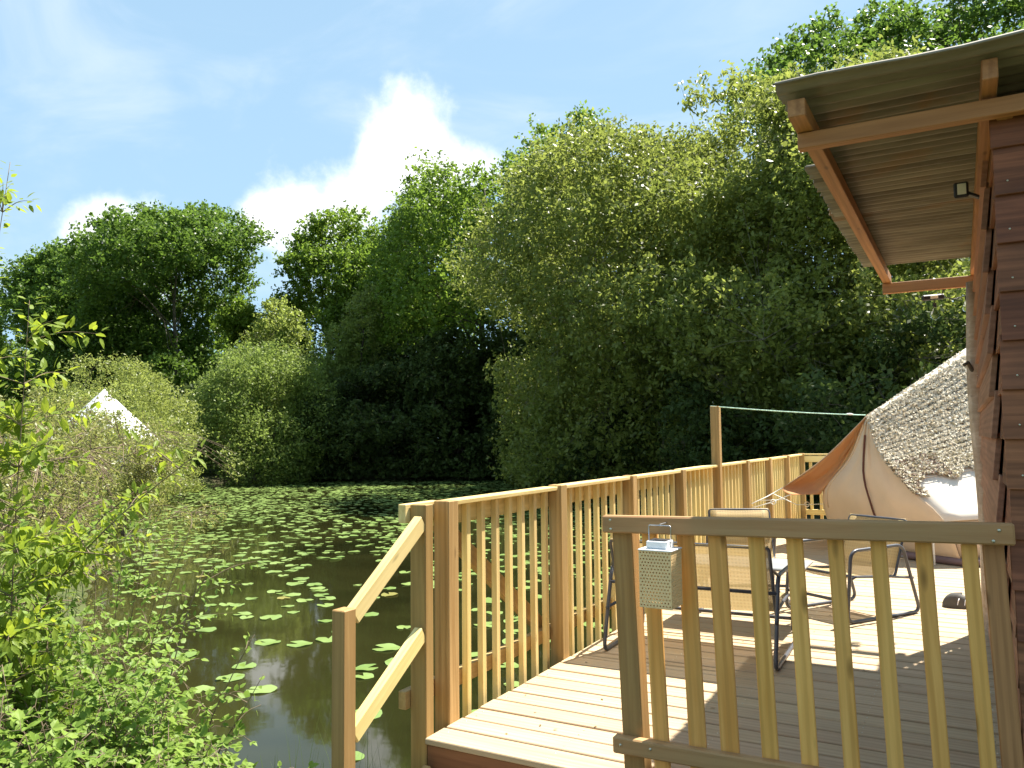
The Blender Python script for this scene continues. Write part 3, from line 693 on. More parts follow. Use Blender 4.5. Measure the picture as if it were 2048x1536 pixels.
ruled('side_wall', [R1 + Vector((0.02, 0.05, 0)), R1.lerp(BR, 0.5) + Vector((0.02, 0.06, 0)), BR + Vector((0, 0.03, 0))], [RE, RE + Vector((0, 0.05, -0.3)), RE + Vector((0, 0.05, -0.6))], 10, 'canvas')
ruled('side_wall', [E2 + Vector((0, 0.02, 0)), BL + Vector((0, 0.02, 0))], [LE, LE + Vector((0.1, -0.1, -0.66))], 8, 'canvas')
gs = curve([BL + Vector((-0.02, -0.03, 0.0)), BL.lerp(BR, 0.5) + Vector((-0.03, -0.05, 0)), BR + Vector((0.02, -0.03, 0))], 12)
tb = Tubes(); tb.add([Vector((q.x, q.y, 0.045)) for q in gs] + [Vector((3.3, 7.2, 0.045)), Vector((4.5, 8.1, 0.045))], 0.042, 8); tb.obj('groundsheet_roll', 'groundsheet', tent)
# guy lines
g5 = Vector((0.01, 6.80, 0.58))
tb = Tubes(); tb.add([E1, E1.lerp(g5, 0.5) + Vector((0, 0, -0.01)), g5], 0.006, 6); tb.add([E1b, E1b.lerp(g5, 0.5) + Vector((0, 0, -0.04)), g5 + Vector((0, 0.01, -0.05))], 0.006, 6); tb.obj('guy_line', 'rope', tent)
tb = Tubes(); g6 = Vector((0.01, 8.05, 0.62)); tb.add([E2 + Vector((0, 0, -0.12)), E2.lerp(g6, 0.5) + Vector((0, 0, -0.14)), g6], 0.006, 6)
tb.add([E1.lerp(E1b, 0.6) + Vector((0, 0, -0.09)), (0.02, 7.0, 0.6)], 0.005, 6); tb.obj('guy_line', 'rope', tent)
for q in (E1b.lerp(g5, 0.45) + Vector((0, 0, -0.04)), E2.lerp(g6, 0.3) + Vector((0, 0, -0.13))):
    tb = Tubes(); tb.add([q + Vector((0.03 * math.cos(a), 0.01 * math.sin(2 * a), 0.03 * math.sin(a))) for a in np.linspace(0, 2 * math.pi, 9)[:-1]], 0.007, 5, closed=True); tb.obj('rope_knot', 'rope', tent)
tb = Tubes(); hk = Vector((1.98, 6.70, 0.0)); tb.add([(1.95, 6.66, 0.40), (1.955, 6.64, 0.25), (1.96, 6.58, 0.008)], 0.009, 6); tb.add([(1.955, 6.63, 0.27), (1.93, 6.62, 0.27), (1.92, 6.62, 0.21)], 0.008, 6); tb.obj('wall_tie', 'rope', tent)
rp = thing('guy_rope', 'pale green rope stretched from the tall post to the tent peak', 'rope', (0, 5.47, 1.7))
tb = Tubes(); top = Vector((0.0, 5.44, 1.718)); tb.add([top + Vector((-0.09, 0, 0.01)), top] + [top.lerp(A, s) + Vector((0, 0, -0.012 * math.sin(math.pi * s))) for s in (0.2, 0.4, 0.6, 0.8, 0.985)], 0.0065, 6); tb.obj('rope', 'greenrope', rp)
tb = Tubes(); q = top.lerp(A, 0.87); d_ = (A - top).normalized(); tb.add([q - d_ * 0.05, q, q + d_ * 0.05], [0.007, 0.014, 0.007], 6); tb.obj('knot', 'rope', rp)

# camouflage net over the sunny roof slope
rng = np.random.default_rng(5)
def roof_pt(s, t_):
    i = t_ * 13; k = int(min(12, i)); u = i - k
    a = front_r[k].lerp(front_r[k + 1], u); b = rear_r[k].lerp(rear_r[k + 1], u)
    return a.lerp(b, s) + Vector((0.02, 0.05, -0.10)) * (4 * s * (1 - s) * math.sin(math.pi * t_))
V = []; RND = []
NN = 20000
for i in range(NN):
    s = rng.random() * 0.62 - 0.02; edge = 0.60 + 0.03 * math.sin(s * 40) + 0.05 * s + (0.16 if s < 0.03 else 0)
    t_ = (round(rng.random() ** 0.8 * edge * 30) + rng.normal(0, 0.2)) / 30
    if t_ < 0: continue
    if t_ > edge: continue
    q = roof_pt(max(0, s), t_); e1 = (roof_pt(max(0, s) + 0.02, t_) - q); e2 = (roof_pt(max(0, s), min(1, t_ + 0.03)) - q)
    if e1.length < 1e-5 or e2.length < 1e-5: continue
    e1.normalize(); nrm = e1.cross(e2).normalized()
    if nrm.z < 0: nrm = -nrm
    if s < 0: q = q + e1 * s * 3
    row = round(t_ * 34) / 34
    q = q + nrm * (0.03 + 0.025 * rng.random())
    d1 = (e1 + Vector(rng.normal(0, 0.5, 3))).normalized(); n2 = (nrm + Vector(rng.normal(0, 0.55, 3))).normalized(); d2 = n2.cross(d1).normalized(); d1 = d2.cross(n2)
    l_ = rng.uniform(0.016, 0.032); w_ = rng.uniform(0.010, 0.019)
    V += [q - d1 * l_, q + d2 * w_ - nrm * 0.008, q + d1 * l_, q - d2 * w_ - nrm * 0.008]
    base = 0.5 * rng.random()
    if (t_ > 0.40 and rng.random() < 0.5) or rng.random() < 0.12: base = rng.uniform(0.5, 0.8)
    if (t_ > 0.42 and s < 0.2 and rng.random() < 0.35): base = rng.uniform(0.8, 1.0)
    RND.append(base)
nf = len(RND)
net = thing('camouflage_net', 'pale desert camouflage net draped over the tent roof', 'net', (1.9, 7.8, 1.2))
o = link(bpy.data.objects.new('scrim', np_mesh('scrim', np.array([tuple(q) for q in V]), np.arange(nf * 4).reshape(-1, 4), 'net', RND)), net); o['kind'] = 'stuff'
tb = Tubes()
for kk in range(26):
    t_ = 0.02 + kk * 0.024; tb.add([roof_pt(s, t_) + Vector((0, -0.01, 0.04)) for s in np.linspace(0, 0.6, 10)], 0.004, 4)
o = tb.obj('mesh_cords', 'twig', net); o['kind'] = 'stuff'

# ------------------------------------------------------------------ foliage generators
def unit(a): return a / np.maximum(1e-9, np.linalg.norm(a, axis=1, keepdims=True))
def diamonds(rng, C, ll, lw, up=0.7, droop=0.0):
    n = len(C); N = unit(rng.normal(0, 1, (n, 3)) + np.array([0, 0, up])); T = rng.normal(0, 1, (n, 3)); T[:, 2] -= droop
    T = unit(T - N * (T * N).sum(1, keepdims=True)); B = np.cross(N, T)
    l = (ll * rng.uniform(0.65, 1.35, (n, 1))) / 2; w = (lw * rng.uniform(0.65, 1.35, (n, 1))) / 2
    V = np.stack([C - T * l, C + B * w, C + T * l, C - B * w], 1).reshape(-1, 3)
    return V, np.arange(4 * n).reshape(-1, 4)
def scatter_lobes(rng, lobes, n, clump=0.17, shell=0.5, subs=38):
    """leaf centres gathered into twig-sized clumps on the lobes' outer volume"""
    L = np.array(lobes); vol = L[:, 3] ** 2 * L[:, 4]; cnt = np.maximum(30, (n * vol / vol.sum()).astype(int))
    Cs = []; Rn = []; subpts = []
    for (x, y, z, r, rz), c in zip(L, cnt):
        k = max(8, int(subs * rng.uniform(0.8, 1.2))); d = unit(rng.normal(0, 1, (k, 3)) + np.array([0, 0, 0.25]))
        rad = (shell + (1.06 - shell) * rng.random((k, 1)) ** 0.7); sp = d * rad * np.array([r, r, rz]) + np.array([x, y, z])
        pick = rng.integers(0, k, c); sig = clump * r * rng.uniform(0.6, 1.5, (k, 1))
        P = sp[pick] + rng.normal(0, 1, (c, 3)) * sig[pick] * np.array([1.15, 1.15, 0.75])
        Cs.append(P); Rn.append(np.clip(rng.random(k)[pick] * 0.6 + rng.random(c) * 0.4, 0, 1)); subpts.append(sp)
    return np.concatenate(Cs), np.concatenate(Rn), subpts

def fnoise(rng, k=7):
    K = unit(rng.normal(0, 1, (k, 3))) * rng.uniform(0.6, 1.5, (k, 1)); ph = rng.uniform(0, 6.28, k)
    return lambda P: np.sin(P @ K.T + ph).sum(1) / math.sqrt(k / 2)
def crown_pts(rng, n, rx, ry, zb, H, top, skirt, per, spray, lumps, gap, freq, lean, inner=0.62):
    """leaf centres on short twig sprays filling an irregular crown envelope"""
    m = int(n / per * 3.2); t = rng.random(m); u = np.clip(t / max(top, 1e-3), 0, 1)
    Rb = skirt + (1 - skirt) * np.sin(u * math.pi / 2); Rt = np.sqrt(np.clip(1 - (np.clip((t - top) / (1 - top), 0, 1)) ** 2.1, 0, 1)); R = np.where(t < top, Rb, Rt)
    keep = rng.random(m) < np.clip(R + 0.12, 0, 1); t, R = t[keep], R[keep]; m = len(t); ph = rng.uniform(0, 2 * math.pi, m)
    U = np.stack([np.cos(ph), np.sin(ph), (t - 0.5) * 2.2], 1); n1, n2, n3 = fnoise(rng), fnoise(rng), fnoise(rng, 9)
    mod = 1 + lumps * 0.55 * n1(U * 2.1) + lumps * 0.35 * n2(U * 4.6)
    q = 1 - inner * rng.random(m) ** 1.5
    rr = np.maximum(0.03, R * mod) * q
    z = zb + (H - zb) * t * (1 + 0.17 * lumps * n2(U * np.array([2.6, 2.6, 0.4]) + 5) * t)
    P = np.stack([rr * rx * np.cos(ph) + lean[0] * t, rr * ry * np.sin(ph) + lean[1] * t, z], 1)
    g = n3(P * np.array(freq)); k = g > gap + 0.35 * (q < 0.75) * 0 
    P, ph = P[k], ph[k]; S = len(P)
    outw = np.stack([np.cos(ph), np.sin(ph), np.full(S, 0.55)], 1); A = unit(outw * 0.8 + rng.normal(0, 0.55, (S, 3)))
    L = spray * rng.uniform(0.5, 1.35, (S, 1)); pick = rng.integers(0, S, n); uu = rng.random((n, 1)) ** 0.8
    C = P[pick] + A[pick] * L[pick] * (uu - 0.25) + np.clip(rng.normal(0, 0.17, (n, 3)), -0.36, 0.36) * L[pick] * (1.15 - 0.6 * uu)
    tone = rng.random(S) * 0.6; Rn = np.clip(tone[pick] + 0.4 * rng.random(n), 0, 1)
    return C, Rn, P, A, L

def tree(name, label, cat, base, H, rx, zb, seed, mat, n, ll, lw, nl=18, group=None, lobe=None, ry=None, top=0.42, lean=(0, 0), clump=None, trunk_r=None, skirt=0.35, up=0.7, droop=0.0, subs=0, multi=1, bark='bark', twigs=190, shell=0.5, flat=0.8, spray=None, lumps=0.30, gap=-0.35, freq=None, per=34, inner=0.62, tipf=0.84):
    rng = np.random.default_rng(seed); r_ = random.Random(seed); bz = float(ground_z(np.array([base[0]]), np.array([base[1]]))[0]); ry = ry or rx
    th = thing(name, label, cat, (base[0], base[1], bz), group); Mw = MW[th.name]; Hc = H - bz; zb = zb - bz
    spray = spray or 0.22 * rx; fr = freq or (2.6 / rx * 1.5, 2.6 / rx * 1.5, 2.6 / rx * 2.6)
    C, Rn, SP, SA, SL = crown_pts(rng, n, rx, ry, zb, Hc - spray * 0.5, top, skirt, per, spray, lumps, gap, fr, lean, inner)
    C[:, 2] = np.maximum(C[:, 2], 0.04); Vv, Ff = diamonds(rng, C, ll, lw, up, droop)
    link(bpy.data.objects.new('crown', np_mesh('crown', Vv, Ff, mat, Rn)), th, Mw)
    tb = Tubes(); tr = trunk_r or Hc * 0.016; tip = tipf * Hc; nodes = []
    for mt in range(multi):
        ox, oy = (0, 0) if multi == 1 else (rx * 0.42 * math.cos(mt * 2.4 + seed), ry * 0.42 * math.sin(mt * 2.4 + seed)); th_ = tip * (1 if mt == 0 else r_.uniform(0.7, 0.95))
        sway = [(r_.uniform(-1, 1) * Hc * 0.014, r_.uniform(-1, 1) * Hc * 0.014) for _ in range(9)]
        path = [Vector((ox * (0.12 + 0.88 * i / 8) + sway[i][0] * i / 8 + lean[0] * (i / 8) ** 2 * 0.8, oy * (0.12 + 0.88 * i / 8) + sway[i][1] * i / 8 + lean[1] * (i / 8) ** 2 * 0.8, -0.3 + (th_ + 0.3) * i / 8)) for i in range(9)]
        tb.add(path, [tr / math.sqrt(multi) * (1.3 if i == 0 else 1 - 0.112 * i) for i in range(9)], 8)
        nodes += [(p_, tr / math.sqrt(multi) * (1 - 0.112 * i)) for i, p_ in enumerate(path) if i >= 2]
    NP = np.array([tuple(p_) for p_, _ in nodes]); order = rng.permutation(len(SP)); ends = []
    for i in order[:34]:
        e = SP[i]; hd = np.hypot(NP[:, 0] - e[0], NP[:, 1] - e[1]); want = e[2] - 0.55 * hd; j = int(np.argmin(np.abs(NP[:, 2] - want) + 0.6 * hd)); st, sr = nodes[j]
        en = Vector(e); mid = st.lerp(en, 0.5) + Vector((r_.uniform(-1, 1), r_.uniform(-1, 1), r_.uniform(0.0, 1.2))) * (en - st).length * 0.09; br = max(0.010, sr * 0.42)
        tb.add([st, st.lerp(mid, 0.5) , mid, mid.lerp(en, 0.5) + Vector((0, 0, 0.02)), en], [br, br * 0.8, br * 0.6, br * 0.42, br * 0.25], 6, caps=False)
        ends += [(mid, br * 0.5), (mid.lerp(en, 0.5), br * 0.36), (en, br * 0.25)]
    EP = np.array([tuple(p_) for p_, _ in ends])
    for i in order[34:34 + twigs]:
        e = SP[i] + SA[i] * SL[i] * 0.55; j = int(np.argmin(((EP - e) ** 2).sum(1))); st, sr = ends[j]; en = Vector(e); md = st.lerp(en, 0.5) + Vector((0, 0, 0.06 * (en - st).length))
        tb.add([st, md, en], [max(0.007, sr * 0.75), max(0.006, sr * 0.5), 0.005], 4, caps=False)
    tb.obj('trunk', bark, th, Mw)
    return th

FAR = 'tall trees on the far bank'; EDGE = 'willow bushes along the water'
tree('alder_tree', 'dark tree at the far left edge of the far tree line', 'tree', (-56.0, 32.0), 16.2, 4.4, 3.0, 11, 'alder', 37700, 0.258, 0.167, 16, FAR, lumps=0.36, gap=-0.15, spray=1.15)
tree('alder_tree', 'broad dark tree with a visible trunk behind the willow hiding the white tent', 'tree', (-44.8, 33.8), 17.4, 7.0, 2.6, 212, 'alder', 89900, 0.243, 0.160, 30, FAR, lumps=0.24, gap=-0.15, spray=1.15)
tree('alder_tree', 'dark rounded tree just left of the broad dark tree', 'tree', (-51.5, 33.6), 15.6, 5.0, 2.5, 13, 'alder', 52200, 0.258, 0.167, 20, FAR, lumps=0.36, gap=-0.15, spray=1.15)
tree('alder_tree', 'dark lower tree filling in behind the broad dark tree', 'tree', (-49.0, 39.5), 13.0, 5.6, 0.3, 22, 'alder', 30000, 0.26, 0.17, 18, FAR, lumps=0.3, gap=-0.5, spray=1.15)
tree('ash_tree', 'lighter loose tree at the right shoulder of the broad dark tree', 'tree', (-40.2, 36.8), 11.5, 3.4, 1.5, 14, 'oak', 34800, 0.228, 0.152, 18, FAR, lumps=0.36, gap=-0.15, spray=1.15)
tree('oak_tree', 'mid green tree right of the notch of sky in the tree line', 'tree', (-36.6, 40.0), 17.8, 5.2, 2.0, 215, 'oak', 60900, 0.243, 0.167, 24, FAR, lumps=0.26, gap=-0.15, spray=1.15)
tree('oak_tree', 'mid green tree between the sky notch and the tallest oak', 'tree', (-31.0, 41.6), 17.6, 5.2, 2.0, 16, 'oak', 55100, 0.243, 0.167, 22, FAR, lumps=0.28, gap=-0.15, spray=1.15)
tree('oak_tree', 'tallest bright green oak in the middle of the far bank', 'tree', (-24.0, 40.4), 21.0, 5.8, 3.0, 17, 'oak', 89900, 0.228, 0.152, 30, FAR, lumps=0.36, gap=-0.15, spray=1.15)
tree('oak_tree', 'green oak top showing behind the left edge of the big willow', 'tree', (-18.6, 41.0), 20.2, 4.8, 3.0, 18, 'oak', 46400, 0.228, 0.152, 20, FAR, lumps=0.36, gap=-0.15, spray=1.15)
tree('oak_tree', 'high oak crown left of the hut roof in the top right corner', 'tree', (-1.6, 40.5), 23.2, 4.6, 9.0, 19, 'alder', 37700, 0.243, 0.167, 18, FAR, lumps=0.36, gap=-0.15, spray=1.15)
tree('oak_tree', 'high oak crown above the hut roof in the top right corner', 'tree', (3.2, 41.5), 24.0, 5.4, 8.0, 20, 'alder', 43500, 0.243, 0.167, 20, FAR, lumps=0.36, gap=-0.15, spray=1.15)
tree('oak_tree', 'dark tree standing behind the big willow', 'tree', (-10.5, 42.0), 14.5, 6.0, 0.5, 21, 'dark_leaf', 43500, 0.304, 0.213, 22, FAR, lumps=0.36, gap=-0.15, spray=1.15)
BW = 'big willows on the right bank'
tree('willow_tree', 'big pale willow left of centre whose side reaches out over the pond', 'tree', (-9.6, 27.8), 14.3, 6.0, -0.2, 31, 'willow', 120000, 0.185, 0.100, 44, BW, multi=3, up=0.5, trunk_r=0.24, top=0.45, skirt=0.75, lumps=0.24, gap=-0.55, spray=1.0, tipf=0.9, bark='willow_bark', twigs=650)
tree('willow_tree', 'tallest pale willow behind the middle of the balustrade', 'tree', (-4.2, 26.6), 14.9, 6.4, -0.2, 32, 'willow', 120000, 0.185, 0.100, 44, BW, multi=3, up=0.5, trunk_r=0.24, top=0.45, skirt=0.75, lumps=0.24, gap=-0.55, spray=1.0, tipf=0.9, bark='willow_bark', twigs=650)
tree('willow_tree', 'pale willow rising behind the tent and the hut roof', 'tree', (1.4, 25.6), 13.6, 6.0, -0.2, 33, 'willow', 90000, 0.185, 0.100, 38, BW, multi=3, up=0.5, trunk_r=0.22, top=0.45, skirt=0.75, lumps=0.24, gap=-0.55, spray=1.0, tipf=0.9, bark='willow_bark', twigs=650)
tree('willow_bush', 'rounded grey-green willow bush at the left end of the far shore', 'bush', (-30.4, 27.6), 6.5, 4.1, -0.9, 34, 'grey_willow', 52000, 0.17, 0.085, 26, EDGE, multi=3, skirt=0.8, top=0.34, lumps=0.2, gap=-0.9, per=26)
tree('willow_bush', 'round yellowish willow bush in front of which the white tent shows', 'bush', (-30.4, 18.9), 5.3, 3.3, -0.4, 35, 'scrub', 42000, 0.13, 0.06, 24, EDGE, multi=3, top=0.42, skirt=0.8, lumps=0.18, gap=-0.9, per=26)
tree('birch_tree', 'slim light green tree top in front of the dark wood', 'tree', (-28.8, 34.2), 10.6, 1.7, 2.0, 36, 'birch', 9000, 0.17, 0.10, 14, None, lumps=0.4, spray=0.8)
tree('birch_tree', 'small yellow-green tree above the rounded grey-green bush', 'tree', (-34.2, 32.2), 9.6, 2.8, 1.0, 37, 'birch', 18000, 0.19, 0.11, 16, None, lumps=0.4, spray=0.8)
tree('willow_bush', 'light green bush between the rounded grey bush and the dark wood', 'bush', (-30.2, 33.2), 7.6, 3.0, -0.4, 38, 'grey_willow', 24000, 0.18, 0.09, 18, EDGE, multi=2)
SH = 'shaded bushes on the far shore'
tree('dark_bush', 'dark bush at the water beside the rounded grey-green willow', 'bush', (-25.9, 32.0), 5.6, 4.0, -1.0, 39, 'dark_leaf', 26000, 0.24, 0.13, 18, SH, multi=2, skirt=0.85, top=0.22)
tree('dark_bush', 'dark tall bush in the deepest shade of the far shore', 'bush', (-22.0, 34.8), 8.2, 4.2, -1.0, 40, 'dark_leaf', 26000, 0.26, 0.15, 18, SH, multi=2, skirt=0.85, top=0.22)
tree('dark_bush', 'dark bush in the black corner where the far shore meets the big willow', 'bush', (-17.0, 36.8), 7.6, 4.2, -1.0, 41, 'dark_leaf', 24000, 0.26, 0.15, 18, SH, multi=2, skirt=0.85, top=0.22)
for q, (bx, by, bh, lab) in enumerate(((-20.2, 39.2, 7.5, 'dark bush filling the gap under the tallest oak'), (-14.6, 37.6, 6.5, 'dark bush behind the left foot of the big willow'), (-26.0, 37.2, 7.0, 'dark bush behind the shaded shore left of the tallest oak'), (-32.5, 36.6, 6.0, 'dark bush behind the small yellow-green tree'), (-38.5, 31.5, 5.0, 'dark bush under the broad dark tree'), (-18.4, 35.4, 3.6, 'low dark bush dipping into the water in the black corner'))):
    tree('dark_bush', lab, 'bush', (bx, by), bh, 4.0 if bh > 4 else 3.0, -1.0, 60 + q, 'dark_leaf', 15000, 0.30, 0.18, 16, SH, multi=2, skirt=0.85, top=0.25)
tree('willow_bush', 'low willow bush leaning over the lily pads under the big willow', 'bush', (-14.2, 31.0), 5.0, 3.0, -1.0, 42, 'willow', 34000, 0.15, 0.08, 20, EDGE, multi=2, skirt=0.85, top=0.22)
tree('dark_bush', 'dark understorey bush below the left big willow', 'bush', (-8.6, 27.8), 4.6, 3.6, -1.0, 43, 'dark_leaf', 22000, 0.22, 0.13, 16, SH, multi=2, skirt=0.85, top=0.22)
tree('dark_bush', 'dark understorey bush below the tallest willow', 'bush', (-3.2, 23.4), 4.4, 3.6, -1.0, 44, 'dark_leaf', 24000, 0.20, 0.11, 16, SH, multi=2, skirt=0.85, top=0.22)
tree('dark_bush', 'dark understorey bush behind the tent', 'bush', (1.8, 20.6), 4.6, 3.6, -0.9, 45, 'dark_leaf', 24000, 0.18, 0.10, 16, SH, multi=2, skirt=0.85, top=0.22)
SCR = 'scrubby bushes on the near left bank'
tree('scrub_bush', 'twiggy scrub bush in front of the white tent', 'bush', (-21.5, 12.6), 2.85, 3.0, -0.6, 50, 'scrub', 26000, 0.10, 0.045, 16, SCR, multi=4, bark='twig', skirt=0.8, top=0.35, lumps=0.4, gap=-0.2, spray=0.5, inner=0.8, twigs=600)
tree('scrub_bush', 'low scrub bush overhanging the water below the white tent', 'bush', (-24.2, 15.6), 1.7, 2.2, -0.75, 57, 'scrub', 14000, 0.10, 0.045, 14, SCR, multi=4, bark='twig', skirt=0.85, top=0.3, spray=0.5, inner=0.8, twigs=600)
tree('scrub_bush', 'twiggy olive scrub by the water at the left bank', 'bush', (-15.6, 9.2), 1.9, 2.0, -0.7, 51, 'tangle', 14000, 0.08, 0.036, 14, SCR, multi=4, bark='twig', skirt=0.8, top=0.35, lumps=0.4, gap=-0.2, spray=0.5, inner=0.8, twigs=600)
tree('scrub_bush', 'brownish scrub tangle left of the twiggy olive scrub', 'bush', (-13.4, 5.6), 2.3, 2.0, -0.6, 52, 'tangle', 14000, 0.075, 0.034, 14, SCR, multi=4, bark='twig', skirt=0.8, top=0.35, lumps=0.4, gap=-0.2, spray=0.5, inner=0.8, twigs=600)
tree('scrub_bush', 'loose scrub bush behind the leafy sapling', 'bush', (-10.4, 3.9), 2.0, 1.6, -0.7, 53, 'tangle', 9000, 0.06, 0.028, 14, SCR, multi=4, bark='twig', skirt=0.8, top=0.35, lumps=0.4, gap=-0.2, spray=0.5, inner=0.8, twigs=600)
tree('scrub_bush', 'scrub bush at the left picture edge behind the brambles', 'bush', (-6.6, 0.9), 1.75, 1.2, -0.6, 55, 'tangle', 7000, 0.05, 0.024, 12, SCR, multi=4, bark='twig', skirt=0.8, top=0.35, lumps=0.4, gap=-0.2, spray=0.5, inner=0.8, twigs=600)

# distant wood that closes the view behind the trees
rng = np.random.default_rng(77)
lob = []
for i in range(90):
    a = math.radians(-76 + i * 1.45); d_ = 78 + rng.uniform(-5, 8); x = CAM.x + math.sin(a) * d_; y = CAM.y + math.cos(a) * d_
    for h in (1.5, 4.5, 7.5): lob.append((x + rng.uniform(-2, 2), y + rng.uniform(-2, 2), h + rng.uniform(-1, 1.0), rng.uniform(2.4, 3.6), rng.uniform(2.0, 2.8)))
C, Rn, _ = scatter_lobes(rng, lob, 70000, 0.22, 0.4, 20); C[:, 2] = np.maximum(C[:, 2], 0.2)
Vv, Ff = diamonds(rng, C, 0.6, 0.42)
o = link(bpy.data.objects.new('distant_wood', np_mesh('distant_wood', Vv, Ff, 'alder', Rn))); tag(o, 'dense distant wood seen between the trunks of the far bank', 'wood', kind='stuff')

# white tent on the left bank
wt = thing('bell_tent', 'small white tent showing through the willow bush on the left bank', 'tent', (-26.6, 16.3, float(ground_z([-26.6], [16.3])[0])))
cx, cy_, bz = -26.6, 16.3, float(ground_z([-26.6], [16.3])[0]); v = [(cx, cy_, 3.45)]; n = 14
for i in range(n): a = 2 * math.pi * i / n; v.append((cx + 0.9 * math.cos(a), cy_ + 0.9 * math.sin(a), 2.55 - 0.02 * (i % 2)))
for i in range(n): a = 2 * math.pi * i / n; v.append((cx + 2.0 * math.cos(a), cy_ + 2.0 * math.sin(a), 1.5 - 0.05 * (i % 2)))
for i in range(n): a = 2 * math.pi * i / n; v.append((cx + 1.95 * math.cos(a), cy_ + 1.95 * math.sin(a), bz))
f = [(0, 1 + i, 1 + (i + 1) % n) for i in range(n)]
for k in range(2): f += [(1 + k * n + i, 1 + (k + 1) * n + i, 1 + (k + 1) * n + (i + 1) % n, 1 + k * n + (i + 1) % n) for i in range(n)]
pyobj('roof_cone', v[:1 + 2 * n], [q for q in f if max(q) < 1 + 2 * n], 'white', wt); pyobj('tent_wall', v[1 + n:], [tuple(i - 1 - n for i in q) for q in f if min(q) >= 1 + n], 'white', wt)

# ------------------------------------------------------------------ lily pads
rng = np.random.default_rng(21)
def in_view(P):
    d = P - np.array(CAM); z_ = d @ np.array(cf); px = 512 + 806.6 * (d @ np.array(cr)) / z_; py = 384 - 806.6 * (d @ np.array(cu)) / z_
    return (z_ > 0.3) & (px > -15) & (px < 1040) & (py < 785), z_
cand = 110000
xs = rng.uniform(-34, 7, cand); ys = rng.uniform(0.2, 38, cand); sd = pond_sd(xs, ys)
P3 = np.stack([xs, ys, np.full(cand, WZ)], 1); vis, dep = in_view(P3)
pn = np.sin(xs * 0.9 + 1.3 * np.sin(ys * 0.7)) * np.cos(ys * 0.8 + 0.9 * np.sin(xs * 0.5)) + 0.5 * np.sin(xs * 2.1 + ys * 1.7)
dens = np.interp(dep, [4, 6, 8, 11, 15, 20, 28, 45], [1.2, 3.0, 3.4, 4.4, 6.5, 11, 19, 24]) * np.clip(0.95 + 0.5 * pn, 0.3, 2.0)
pmax = cand / (41 * 37.8)
keep = vis & (sd < -0.25) & (rng.random(cand) < dens / pmax) & ~((xs > -0.4) & (ys < 11) & (xs < 5.3)) & (dep > 4.6)
xs, ys, dep = xs[keep], ys[keep], dep[keep]; rad = rng.uniform(0.07, 0.15, len(xs)) * np.interp(dep, [5, 12], [1.15, 1.0])
# thin out overlaps on a coarse hash
cell = {}; ok = []
for i in range(len(xs)):
    key = (int(xs[i] / 0.3), int(ys[i] / 0.3)); good = True
    for a in (-1, 0, 1):
        for b in (-1, 0, 1):
            for j in cell.get((key[0] + a, key[1] + b), ()):
                if (xs[i] - xs[j]) ** 2 + (ys[i] - ys[j]) ** 2 < (0.72 * (rad[i] + rad[j])) ** 2: good = False
    if good: cell.setdefault(key, []).append(i); ok.append(i)
ok = np.array(ok); xs, ys, dep, rad = xs[ok], ys[ok], dep[ok], rad[ok]
order = np.argsort(dep); near_i = order[:300]; far_i = order[300:]
pads = []
for q in range(6):
    r_ = random.Random(q); v = [(0.12, 0, 0.0)]; n = 17; notch = 0.30
    for i in range(n):
        a = notch + (2 * math.pi - 2 * notch) * i / (n - 1); rr = 1 + 0.035 * math.sin(3 * a + q) + r_.uniform(-0.015, 0.015) - (0.06 if i in (0, n - 1) else 0)
        v.append((rr * math.cos(a), rr * 0.9 * math.sin(a), 0.045 * math.sin(2 * a + q * 1.3) + 0.03 * math.sin(5 * a + q) + 0.03))
    f = [(0, i + 1, i + 2) for i in range(n - 1)]
    pads.append((np.array(v), f))
PADM = []
for q, (v, f) in enumerate(pads):
    me = np_mesh('lily_pad', v * np.array([1, 1, 1.0]), np.array(f), 'pad', np.full(len(f), q / 5.0)); PADM.append(me)
PADM.append(None)
M['oldpad'] = leafmat('old_lily_leaf', (0.20, 0.20, 0.045), (0.25, 0.20, 0.06), 0.1, rough=0.4)
pm = PADM[1].copy(); pm.materials[0] = M['oldpad']; PADM[-1] = pm
for i in near_i:
    k = 6 if rng.random() < 0.05 else int(rng.integers(0, 6))
    o = bpy.data.objects.new('lily_pad', PADM[k]); COL.objects.link(o)
    s = rad[i]; o.matrix_basis = Matrix.Translation((xs[i], ys[i], WZ + 0.004 + 0.004 * rng.random())) @ Matrix.Rotation(rng.uniform(0, 6.28), 4, 'Z') @ Matrix.Rotation(rng.normal(0, 0.02), 4, 'X') @ Matrix.Diagonal((s, s, s, 1))
    tag(o, 'single flat green lily pad floating on the nearer open water', 'lily pad', 'lily pads on the nearer water')
vs = []; fs = []; rn = []; off = 0
for i in far_i:
    v, f = pads[int(rng.integers(0, 6))]; sub = [0] + list(range(1, 18, 2)); vv = v[sub] * rad[i]; a = rng.uniform(0, 6.28)
    R2 = np.array([[math.cos(a), -math.sin(a), 0], [math.sin(a), math.cos(a), 0], [0, 0, 1]]); vv = vv @ R2.T
    tx, ty = rng.normal(0, 0.05, 2); vv[:, 2] += np.maximum(vv[:, 0] * tx + vv[:, 1] * ty, -0.003)
    vv += np.array([xs[i], ys[i], WZ + 0.006 + 0.006 * rng.random()]); vs.append(vv)
    m_ = len(sub) - 2; fs.append(np.stack([np.full(m_, 0), np.arange(1, m_ + 1), np.arange(2, m_ + 2)], 1) + off); rn.append(np.full(m_, rng.random())); off += len(sub)
o = link(bpy.data.objects.new('lily_pad_carpet', np_mesh('lily_pad_carpet', np.concatenate(vs), np.concatenate(fs), 'pad', np.concatenate(rn)))); tag(o, 'dense carpet of lily pads covering the far half of the pond', 'lily pads', kind='stuff')
print('pads', len(xs))

